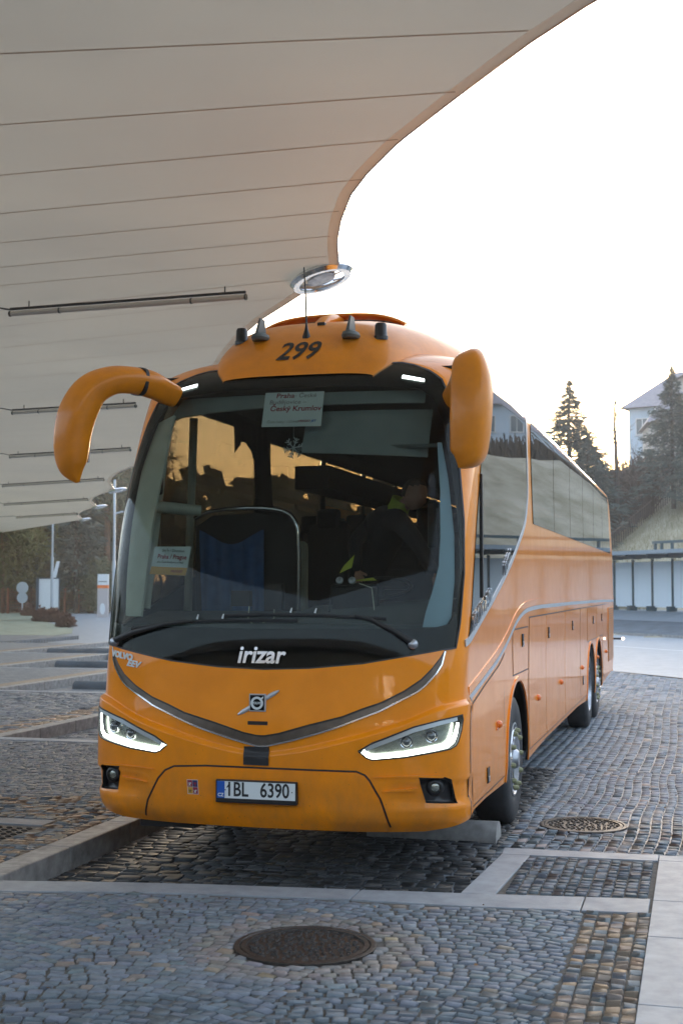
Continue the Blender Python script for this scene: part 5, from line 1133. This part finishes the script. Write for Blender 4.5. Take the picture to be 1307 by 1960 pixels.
def tree(name,kind,px,d,sc=1.,z=None,label='',cat='tree',group=None,rz=None):
    p=at(px,d); p.z=(terr(p.x,p.y)-.05) if z is None else z
    t=empty(name,p,float(rng.uniform(0,6.28)) if rz is None else rz,label=label,cat=cat,group=group); t.scale=(sc,sc,sc*1.0)
    for me,nm in zip(kind,('crown','trunk')): link(bpy.data.objects.new(nm,me),t)
    return t
fl='tall conifer in the dark wood beyond the rusty fence, left of the coach'
def zone(px): return 'left of the round road signs' if px<30 else 'behind the round road signs' if px<75 else 'behind the white billboard' if px<122 else 'right of the white billboard' if px<180 else 'behind the information pillar' if px<228 else 'mostly hidden by the coach front'
k_=0
for row,(d,step,ph) in enumerate(((104,27,0),(112,26,11),(121,24,5),(131,24,14))):
    px=-60+ph
    rown=['in the front row of','in the second row of','deeper in','at the back of'][[88,97,106,118].index(d)] if d in (88,97,106,118) else {104:'in the front row of',112:'in the second row of',121:'deeper in',131:'at the back of'}[d]
    while px<275:
        q=PI[[0,1,2,0,1,0][k_%6]]; tree('pine_tree' if q is not PI[2] else 'spruce_tree',q,px,d+float(rng.normal(0,2)),float(rng.uniform(.9,1.15)),label=('dark spruce ' if q is PI[2] else 'reddish-trunked pine ' if q is PI[0] else 'tall slim pine ')+rown+' the wood, '+zone(px),group='trees of the wood beyond the fence'); px+=step*float(rng.uniform(.8,1.2)); k_+=1
for px in (-45,-10,25,62,105,150,190,235,262): tree('young_spruce',PI[3 if k_%2 else 4],px,101.5+float(rng.normal(0,.8)),float(rng.uniform(.6,.85)),label='low young evergreen behind the rusty fence, '+zone(px),group='young trees along the fence'); k_+=1
M['olive']=mat('olive_needles',(.13,.12,.035),rough=.8,col2=(.07,.075,.03),nscale=1.)
ol=pine_meshes(7.5,1.6,2.6,300,21,M['olive'],M['bark'],.36)
tree('olive_pine',ol,8,97,1.35,label='bushy olive green pine in front of the dark wood, left of the masts')
# backdrop of woods on the horizon behind and around (dense mass)
def woodmass(name,pts,H,m_):
    n=len(pts); c=np.repeat(np.array(pts),60,0); n=len(c); r=rng; c=c+np.stack([r.normal(0,2.4,n),r.normal(0,2.4,n),r.uniform(-1,H,n)],1)
    d=r.normal(0,1,(n,3)); d/=np.linalg.norm(d,axis=1,keepdims=True); e=np.cross(d,r.normal(0,1,(n,3))); e/=np.linalg.norm(e,axis=1,keepdims=True)+1e-9; l=r.uniform(1.6,3.0,(n,1))
    V=np.stack([c-d*l*.5-e*l*.5,c-d*l*.5+e*l*.5,c+d*l*.5+e*l*.4,c+d*l*.5-e*l*.4],1).reshape(-1,3); b=MB(); b.add(V.tolist(),np.arange(n*4).reshape(-1,4).tolist()); o=b.build(name,m_); o['kind']='stuff'; return o
pts=[]
for a in np.arange(-75,-14,2.0):
    for d in (128,140): 
        x=CAM.x+d*math.sin(R(a)); y=CAM.y+d*math.cos(R(a)); pts.append((x,y,.5))
woodmass('far_wood',pts,12.2,M['needle'])
# fence with rusty posts and mesh
fr=empty('mesh_fence',at(90,98.),label='rusty brown wire mesh fence with posts along the edge of the wood',cat='fence')
F0=at(-40,95); F1=at(252,104.); n=11; inv=fr.matrix_world
for i in range(n+1):
    p=F0.lerp(F1,i/n)-fr.location; z=terr(*(F0.lerp(F1,i/n))[:2]); b=MB(); b.box(p.x-.07,p.x+.07,p.y-.05,p.y+.05,z-.1,z+1.95); b.build('fence_post',M['rust'],fr)
for i in range(n):
    a=F0.lerp(F1,i/n); c_=F0.lerp(F1,(i+1)/n); za,zb_=terr(a.x,a.y),terr(c_.x,c_.y); b=MB()
    for j in range(9): h=.15+j*.21; b.tube([(a.x-fr.location.x,a.y-fr.location.y,za+h),(c_.x-fr.location.x,c_.y-fr.location.y,zb_+h)],.012,3,cap=False)
    for j in range(12): q=j/12; p=a.lerp(c_,q)-fr.location; b.tube([(p.x,p.y,za+.1),(p.x,p.y,za+1.85)],.007,3,cap=False)
    b.build('mesh_panel',M['rust'],fr)
# ground sheets on the left
def pxsheet(name,cs,z,m_,kind='structure'):
    pts=[]
    for px,py in cs:
        d=2500*(CAM.z-z)/(py-1125); q=at(px,d); pts.append((q.x,q.y))
    b=MB(); b.add([(x,y,z) for x,y in pts],[tuple(range(len(pts)))]); o=b.build(name,m_,kind=kind)
    if o.data.polygons[0].normal.z<0: o.data.flip_normals()
    return o
pxsheet('frosted_verge',[(-200,1228),(60,1222),(140,1212),(142,1203),(90,1190),(60,1186),(-200,1196)],.03,M['frost'])
pxsheet('frosted_bank',[(-200,1192),(50,1186),(150,1172),(230,1164),(230,1156),(60,1170),(-200,1180)],.06,M['frost'])
pxsheet('side_road',[(60,1222),(150,1240),(330,1240),(330,1164),(232,1164),(150,1172),(60,1186),(142,1203),(140,1212)],.012,M['asphalt'])
# shrubs
def shrub(px,py,r_,h_,label):
    d=2500*1.95/(py-1125); p=at(px,d); rr=np.random.default_rng(int(px*7+py)); sh=empty('shrub',p,label=label,cat='shrub',group='low brown shrubs on the frosted verge')
    b=MB()
    for i in range(420):
        a=rr.uniform(0,6.28); el=rr.uniform(.1,1.5); l=rr.uniform(.6,1.); x=r_*l*math.cos(a)*math.cos(el); y=r_*l*math.sin(a)*math.cos(el); z=h_*l*math.sin(el)
        w_=.03; b.add([(x*.2,y*.2,0),(x*.2+w_,y*.2,0),(x+w_,y,z+.03),(x-w_,y,z)],[(0,1,2,3)])
        for k in range(3): 
            q=rr.uniform(.5,1); dx,dy,dz=rr.normal(0,.07,3); b.add([(x*q,y*q,z*q),(x*q+dx,y*q+dy,z*q+dz),(x*q+dx*.3,y*q-dy,z*q+dz+.06)],[(0,1,2)])
    b.build('twigs',M['shrubm'],sh)
M['shrubm']=mat('brown_shrub',(.17,.085,.06),rough=.9,col2=(.09,.05,.04),nscale=4.)
shrub(128,1201,.62,.75,'rounded brown shrub on the verge, nearest the white billboard corner'); shrub(103,1191,.75,.85,'brown shrub at the foot of the white billboard'); shrub(82,1190,.7,.8,'brown shrub left of the billboard foot'); shrub(57,1180,.6,.9,'small dark shrub standing alone beside the round sign')
# billboard, sign, posts, totem, masts
def local(px,py,z=0): d=2500*(1.95-z)/(py-1125); return at(px,d,z),d
p,d=local(98,1180); bb=empty('billboard',p,PSI+.25,label='white billboard with a dark side frame behind the brown shrubs',cat='billboard')
b=MB(); b.box(-.75,.55,-.04,.04,.35,2.55); b.build('board',M['bwhite'],bb); b=MB(); b.box(-.95,-.752,-.12,.16,.0,2.6); b.box(-.75,.6,-.07,.07,2.552,2.63); b.box(.552,.62,-.07,.07,0,2.55); b.build('frame',M['bdark'],bb)
b=MB(); b.add([(.05,.1,2.4),(.32,.1,2.4),(.62,.1,3.75),(.40,.1,3.75),(.05,.16,2.4),(.32,.16,2.4),(.62,.16,3.75),(.40,.16,3.75)],[(0,1,2,3),(7,6,5,4),(1,5,6,2),(0,3,7,4),(3,2,6,7)]); b.build('leaning_board',M['bwhite'],bb)
p,d=local(124,1170); kb=empty('information_table',p,PSI,label='small pale table-like board standing right of the billboard',cat='sign'); b=MB(); b.box(-.95,.95,-.05,.05,1.45,1.95); b.build('panel',M['bwhite'],kb); b=MB(); b.box(-.5,-.3,-.1,.1,0,1.1); b.box(.25,.45,-.1,.1,0,1.1); b.box(-.7,.7,-.2,.2,1.1,1.2); b.build('base',M['bdark'],kb)
p,d=local(45,1178); sg=empty('round_sign',p,PSI,label='pair of round road signs on a post seen from behind',cat='road sign')
b=MB(); b.tube([(0,0,0),(0,0,2.2)],.05,8); b.build('post',M['pole'],sg)
for z_,r_ in ((1.95,.42),(1.25,.38)): b=MB(); b.lathe([(.001,.03),(r_,.03),(r_,.06),(.001,.06)],24,'y',(0,-.1,z_)); b.build('sign_disc',M['pole'],sg,smooth=40)
p,d=local(199,1182); tt=empty('ticket_totem',p,PSI,label='grey information pillar with an orange band close to the windscreen edge',cat='totem')
hw_=.0035*d; s_=d/2500.
b=MB(); b.box(-10*s_,10*s_,-.2,.2,0,56*s_); b.build('pillar',M['totem'],tt); b=MB(); b.box(-10.2*s_,10.2*s_,-.21,.21,56.1*s_,62*s_); b.build('orange_band',M['orangeband'],tt); b=MB(); b.box(-10*s_,10*s_,-.2,.2,62.1*s_,83*s_); b.build('top_panel',M['bwhite'],tt)
b=MB(); b.lathe([(.001,-.215),(5*s_,-.215),(5*s_,-.2)],24,'y'); b.v=[(x,y,z*2.2+17*s_) for x,y,z in b.v]; b.build('oval_panel',M['bwhite'],tt); b=MB(); b.box(-8*s_,8*s_,-.205,-.2,68*s_,69.5*s_); b.build('print_line',M['grey'],tt)
def mast(px,py,ztop,label,two):
    p,d=local(px,py); ms=empty('lamp_mast',p,PSI,label=label,cat='lamp post'); b=MB(); b.tube([(0,0,0),(0,0,ztop*.45),(0,0,ztop*.46),(0,0,ztop)],[.10,.09,.065,.055],10); b.build('pole',M['pole'],ms,smooth=30)
    if two:
        b=MB(); b.tube([(0,0,ztop-1.6),(.35,0,ztop-1.5),(.9,0,ztop-1.62)],.04,6); b.build('arm',M['pole'],ms); b=MB(); b.tube([(.5,0,ztop-1.6),(.8,0,ztop-1.58),(1.35,0,ztop-1.68)],[(.06,.12),(.09,.18),(.04,.1)],10,flat=(0,0,1)); b.build('lamp_head',M['pole'],ms,smooth=60)
mast(219,1205,7.0,'tall pale lamp mast with a lamp arm just left of the windscreen',1); mast(101,1183,8.6,'slim pale mast rising in front of the white billboard',0); mast(143,1168,3.9,'thin post right of the billboard',0)
# ================================================================== FAR RIGHT: shelter, hill, trees, houses
M['shglass']=fabric('frosted_panel',(.90,.96,1.),.38); M['shgrey']=mat('shelter_board',(.42,.49,.53),rough=.5,noise=.12,nscale=1.5); M['teal']=mat('shelter_frame',(.05,.085,.10),rough=.45); M['shroof']=mat('shelter_roof',(.24,.29,.33),rough=.4,metal=.3)
sh=empty('bus_shelter',(0,0,0),label='long bus shelter with pale frosted panels and a dark flat roof across the road',cat='bus shelter')
def U3(o,t,z): x,y=uv(o,t); return (x,y,z)
so=6.4; zb0=.84; zt0=3.32
t=-34.; k=0
while t<34:
    a,c_=t,t+1.55; grey=(k in (5,))
    b=MB(); 
    def slabuv(b,o0,o1,t0,t1,z0,z1): b.add([U3(o0,t0,z0),U3(o0,t1,z0),U3(o1,t1,z0),U3(o1,t0,z0),U3(o0,t0,z1),U3(o0,t1,z1),U3(o1,t1,z1),U3(o1,t0,z1)],[(0,3,2,1),(4,5,6,7),(0,1,5,4),(1,2,6,5),(2,3,7,6),(3,0,4,7)])
    slabuv(b,so,so+.04,a+.07,c_-.07,zb0+.18,zt0-.12); b.build('shelter_panel',M['shgrey'] if grey else M['shglass'],sh)
    b=MB(); slabuv(b,so-.06,so+.08,a-.025,a+.025,zb0,zt0); slabuv(b,so-.35,so+.1,a-.05,a+.18,zb0,zb0+.24); b.build('post',M['teal'],sh)
    b=MB(); slabuv(b,so-2.6,so+.5,a-.03,a+.03,zt0+.02,zt0+.15); b.build('roof_beam',M['teal'],sh)
    t+=1.55; k+=1
b=MB(); slabuv(b,so-2.8,so+.8,-34.2,34.2,zt0+.16,zt0+.26); slabuv(b,so-2.9,so-2.805,-34.2,34.2,zt0+.14,zt0+.31); b.build('roof',M['shroof'],sh)
b=MB(); slabuv(b,so+.3,so+.5,-9.6,34,zt0+.75,zt0+.87); 
for tq in (-9.5,-8.2,-9,-4,1,6): slabuv(b,so+.32,so+.44,tq,tq+.10,zt0+.25,zt0+.75)
b.build('upper_rail',M['teal'],sh)
bn=empty('bench',(0,0,0),label='long pale bench standing inside the bus shelter',cat='bench')
b=MB(); slabuv(b,so-.75,so-.35,-17.5,-12.6,zb0+.50,zb0+.58); b.build('seat',M['shgrey'],bn); b=MB(); slabuv(b,so-.7,so-.4,-17.3,-16.9,zb0,zb0+.5); b.build('leg',M['teal'],bn); b=MB(); slabuv(b,so-.7,so-.4,-16.2,-15.9,zb0,zb0+.5); b.build('leg',M['teal'],bn)
SPR=[pine_meshes(13,.8,2.9,760,31,M['needle2'],M['barkdark'],.34,'spruce'),pine_meshes(12,.6,3.0,760,32,M['needle2'],M['barkdark'],.34,'spruce'),pine_meshes(8,.4,2.6,420,33,M['needle2'],M['barkdark'],.34,'spruce')]
def zat(py,d): return CAM.z+(1125-py)/2500*d
def fit(kind,H,px,d,ptop,label,name='spruce_tree',zb=None,wide=1.,**k):
    p=at(px,d); z=terr(p.x,p.y)-.05 if zb is None else zb; s=(zat(ptop,d)-z)/H; t=tree(name,kind,px,d,s,z=z,label=label,**k); t.scale=(s*wide,s*wide,s); return t
fit(SPR[0],13,1092,84,726,'pointed spruce rising behind the coach roof, against the bright sky',zb=3.,wide=1.5)
fit(SPR[2],8,1128,82,830,'lower dark spruce at the right foot of the pointed spruce, beside the coach rear',zb=3.5,wide=1.3)
fit(SPR[1],12,1290,80,698,'large dark spruce at the right edge of the photo in front of the pale house',zb=7.2,wide=1.25)
fit(SPR[2],8,1345,78,760,'dark spruce just outside the right edge',wide=1.)
for i,(px,d,pt) in enumerate(((1452,84,830),(1860,88,760))): fit(SPR[i%3],[13,12,8][i%3],px,d,pt,['spruce on the bank, mirrored in the coach side windows','tall spruce far along the bank, beyond the apartment house'][i])
def bare_tree(name,H,spread,levels,seed,m_,px,d,ptop,label,zb=None,upright=.6):
    r=np.random.default_rng(seed); tb=MB(); cb=MB()
    def grow(p,dv,l,rad,lv,bb):
        n=3; pts=[p]; rs=[rad]
        for i in range(n):
            dv=(dv+Vector(r.normal(0,.16,3))).normalized(); p=p+dv*l/n; pts.append(p); rs.append(rad*(1-.35*(i+1)/n))
        bb.tube(pts,rs,5 if lv>1 else 3,cap=False)
        if lv>=levels: return
        for i in range(3 if lv<3 else 2):
            dn=(dv+Vector(r.normal(0,spread,3))+Vector((0,0,.12))).normalized(); q=pts[int(r.integers(1,4))]; grow(q,dn,l*r.uniform(.6,.85),rad*.58,lv+1,cb)
    p=at(px,d); z=(terr(p.x,p.y)-.05) if zb is None else zb; Ht=zat(ptop,d)-z
    t=empty(name,(p.x,p.y,z),label=label,cat='tree')
    if upright>.9:
        tb.tube([(0,0,-.3),(.05,0,Ht*.4),(-.06,0,Ht*.7),(.03,0,Ht)],[.20,.14,.08,.01],7)
        for i in range(34):
            h=Ht*r.uniform(.25,.95); a=r.uniform(0,6.28); l=Ht*.11*(1.25-h/Ht)+.25; grow(Vector((0,0,h)),Vector((math.cos(a),math.sin(a),.7)).normalized(),l,.028,levels-2,cb)
    else:
        for i in range(5):
            a=i*1.3+r.uniform(-.3,.3); grow(Vector((0,0,Ht*.22)),Vector((math.cos(a)*.8,math.sin(a)*.8,.75)).normalized(),Ht*.36,.085,1,cb)
        tb.tube([(0,0,-.3),(0,0,Ht*.1),(.03,0,Ht*.25)],[.20,.17,.15],8)
    tb.build('trunk',M['barkdark'],t,smooth=50); cb.build('branches',M['twig'],t)
bare_tree('bare_tree',10,.5,4,5,None,1180,82,718,'slim leafless tree with a straight trunk in the glow of the sun',upright=1.)
bare_tree('bare_tree',6,.75,6,8,None,1215,84,838,'spreading leafless fruit tree with arching branches before the pale house',upright=.3)
bare_tree('bare_tree',6,.8,5,9,None,1160,86,850,'leafless bushy tree between the spruce and the slim bare tree',upright=.3)
bare_tree('bare_tree',6,.8,5,19,None,1243,84,880,'low leafless tree on the slope under the large spruce',upright=.3)
# undergrowth on the bank
def brush(name,boxs,m_,n=2600,sz=.5):
    r=rng; b=MB()
    for (px0,px1,d0,d1,h) in boxs:
        for i in range(n):
            p=at(r.uniform(px0,px1),r.uniform(d0,d1)); z=terr(p.x,p.y); l=r.uniform(.3,1)*h; dx,dy=r.normal(0,.25*h,2); w_=.035*h+.01
            b.add([(p.x,p.y,z-.1),(p.x+w_,p.y,z-.1),(p.x+dx+w_,p.y+dy,z+l),(p.x+dx,p.y+dy,z+l)],[(0,1,2,3)])
    o=b.build(name,m_); o['kind']='stuff'; return o
brush('undergrowth',[(1130,1250,82,90,2.0),(1250,1420,86,93,1.0),(1420,1800,82,92,2.0)],mat('dark_brush',(.055,.050,.042),rough=.95,col2=(.10,.07,.045),nscale=.5),2400)
brush('dry_tufts',[(1120,1330,66,82,.25)],mat('dry_grass',(.34,.30,.19),rough=.95,col2=(.16,.15,.08),nscale=.4),3600)
# picket fence on the bank
pf=empty('picket_fence',(0,0,0),label='thin dark picket fence along the top of the grassy bank',cat='fence')
b=MB(); A0=at(1140,79); A1=at(1330,84)
for i in range(46):
    p=A0.lerp(A1,i/45); z=terr(p.x,p.y); b=MB(); b.box(p.x-.03,p.x+.03,p.y-.03,p.y+.03,z-.1,z+1.15); b.build('picket',M['twig'],pf)
b=MB(); b.tube([(A0.x,A0.y,terr(A0.x,A0.y)+.95),(A1.x,A1.y,terr(A1.x,A1.y)+.95)],.04,4); b.build('rail',M['twig'],pf)
# retaining wall and parked car colours behind: pale wall band
rw=empty('retaining_wall',at(1200,90),PSI,label='low pale wall with a flat coping on the hill behind the bare trees',cat='wall'); zz_=zat(905,90)
b=MB(); b.box(-3.2,1.6,-.2,.2,zz_-2.6,zz_); b.build('wall_face',mat('pale_wall',(.36,.34,.35),rough=.8,noise=.12,nscale=1.2),rw); b=MB(); b.box(-3.3,1.7,-.3,.3,zz_+.003,zz_+.15); b.build('coping',M['shroof'],rw)
M['plaster']=mat('plaster',(.40,.38,.36),rough=.85,noise=.08,nscale=1.5); M['rooft']=mat('grey_roof',(.22,.21,.235),rough=.7,noise=.15,nscale=3.); M['wpane']=mat('dark_pane',(.05,.07,.09),rough=.08,spec=.8); M['wframe']=mat('pale_frame',(.55,.55,.55),rough=.6)
def house(name,loc,rz,w_,dp,h,roofh,cols,rowsn,label,cat,m_=None,mr=None,over=.5,win=(.9,1.3),gr=None):
    hs=empty(name,loc,rz,label=label,cat=cat,group=gr); m_=m_ or M['plaster']; mr=mr or M['rooft']
    b=MB(); b.box(-w_/2,w_/2,0,dp,-3,h); b.build('wall',m_,hs)
    b=MB(); o=over; b.add([(-w_/2-o,-o,h+.003),(w_/2+o,-o,h+.003),(w_/2+o,dp+o,h+.003),(-w_/2-o,dp+o,h+.003),(-w_/2+dp*.25,dp/2,h+roofh),(w_/2-dp*.25,dp/2,h+roofh)],[(0,3,2,1),(0,1,5,4),(1,2,5),(2,3,4,5),(3,0,4)]); b.build('roof',mr,hs)
    for c_ in range(cols):
        for r_ in range(rowsn):
            x=-w_/2+w_*(c_+.5)/cols; z=h*(r_+.5)/rowsn
            fr_=MB(); a,g=win; fr_.box(x-a/2-.08,x-a/2,-.06,-.003,z-g/2,z+g/2); fr_.box(x+a/2,x+a/2+.08,-.06,-.003,z-g/2,z+g/2); fr_.box(x-a/2-.08,x+a/2+.08,-.062,-.003,z+g/2,z+g/2+.08); fr_.box(x-a/2-.12,x+a/2+.12,-.12,-.003,z-g/2-.09,z-g/2); fr_.box(x-.03,x+.03,-.055,-.01,z-g/2,z+g/2); f_=fr_.build('window',M['wframe'],hs)
            b=MB(); b.box(x-a/2,x+a/2,-.03,-.002,z-g/2,z+g/2); b.build('pane',M['wpane'],f_)
    return hs
p=at(1350,96); zh=zat(905,96); hz=zat(806,96)-zh
hs=house('house',(p.x,p.y,zh),PSI-.12,7.6,6,hz,2.7,4,2,'pale two-storey house with a grey hipped roof behind the large spruce','house',over=.35,win=(.55,1.0))
p=at(1398,104); house('house',(p.x,p.y,zat(930,104)),PSI+.1,4.5,6,zat(705,104)-zat(930,104),1.,2,4,'taller pale house block at the right edge behind the large spruce','house',win=(.6,1.0))
p=at(1690,100); zf=zat(905,100)
M['blueplaster']=mat('pale_blue_plaster',(.42,.50,.58),rough=.8,noise=.06,nscale=.6)
house('apartment_house',(p.x,p.y,zf),PSI-.55,40,10,6.4,3.6,17,2,'long pale blue apartment house on the hill to the right','building',m_=M['blueplaster'],win=(1.,1.3),over=.6)
# unseen building added to darken reflections in glass and paint; trees behind camera
M['addwall']=mat('added_building_wall',(.22,.22,.22),rough=.8,noise=.1,nscale=.5)
tb_=empty('added_building',(0,-32,0),.1,label='unseen grey building behind the camera, added to darken the reflections',cat='building'); b=MB(); b.box(-40,34,-10,0,0,9); b.build('wall',M['addwall'],tb_); b=MB(); b.box(-40.6,34.6,-10.6,.8,9.003,9.5); b.build('roof',M['rooft'],tb_)
for j in range(2):
    for i in range(17): b=MB(); x=-38+i*4.2; b.box(x,x+3.2,.003,.06,.6+j*3.6,3.2+j*3.6); b.build('window',M['wpane'],tb_)  # windows of the added unseen building
pts=[]
for a in list(np.arange(100,260,2.5))+list(np.arange(-110,-75,2.5)):
    for d in (75,86): pts.append((CAM.x+d*math.sin(R(a)),CAM.y+d*math.cos(R(a)),1.))
woodmass('far_wood',pts,11,M['needle'])

# ------------------------------------------------------------------ thin morning haze
hz_=bpy.data.materials.new('haze'); hz_.use_nodes=True; t=hz_.node_tree; t.nodes.clear(); o=t.nodes.new('ShaderNodeOutputMaterial'); v=t.nodes.new('ShaderNodeVolumePrincipled'); v.inputs['Density'].default_value=.0011; v.inputs['Anisotropy'].default_value=.5; v.inputs['Color'].default_value=(.93,.93,.94,1); t.links.new(v.outputs[0],o.inputs['Volume'])
b=MB(); b.box(-640,640,-440,940,-1.5,42); b.build('haze',hz_,kind='stuff')
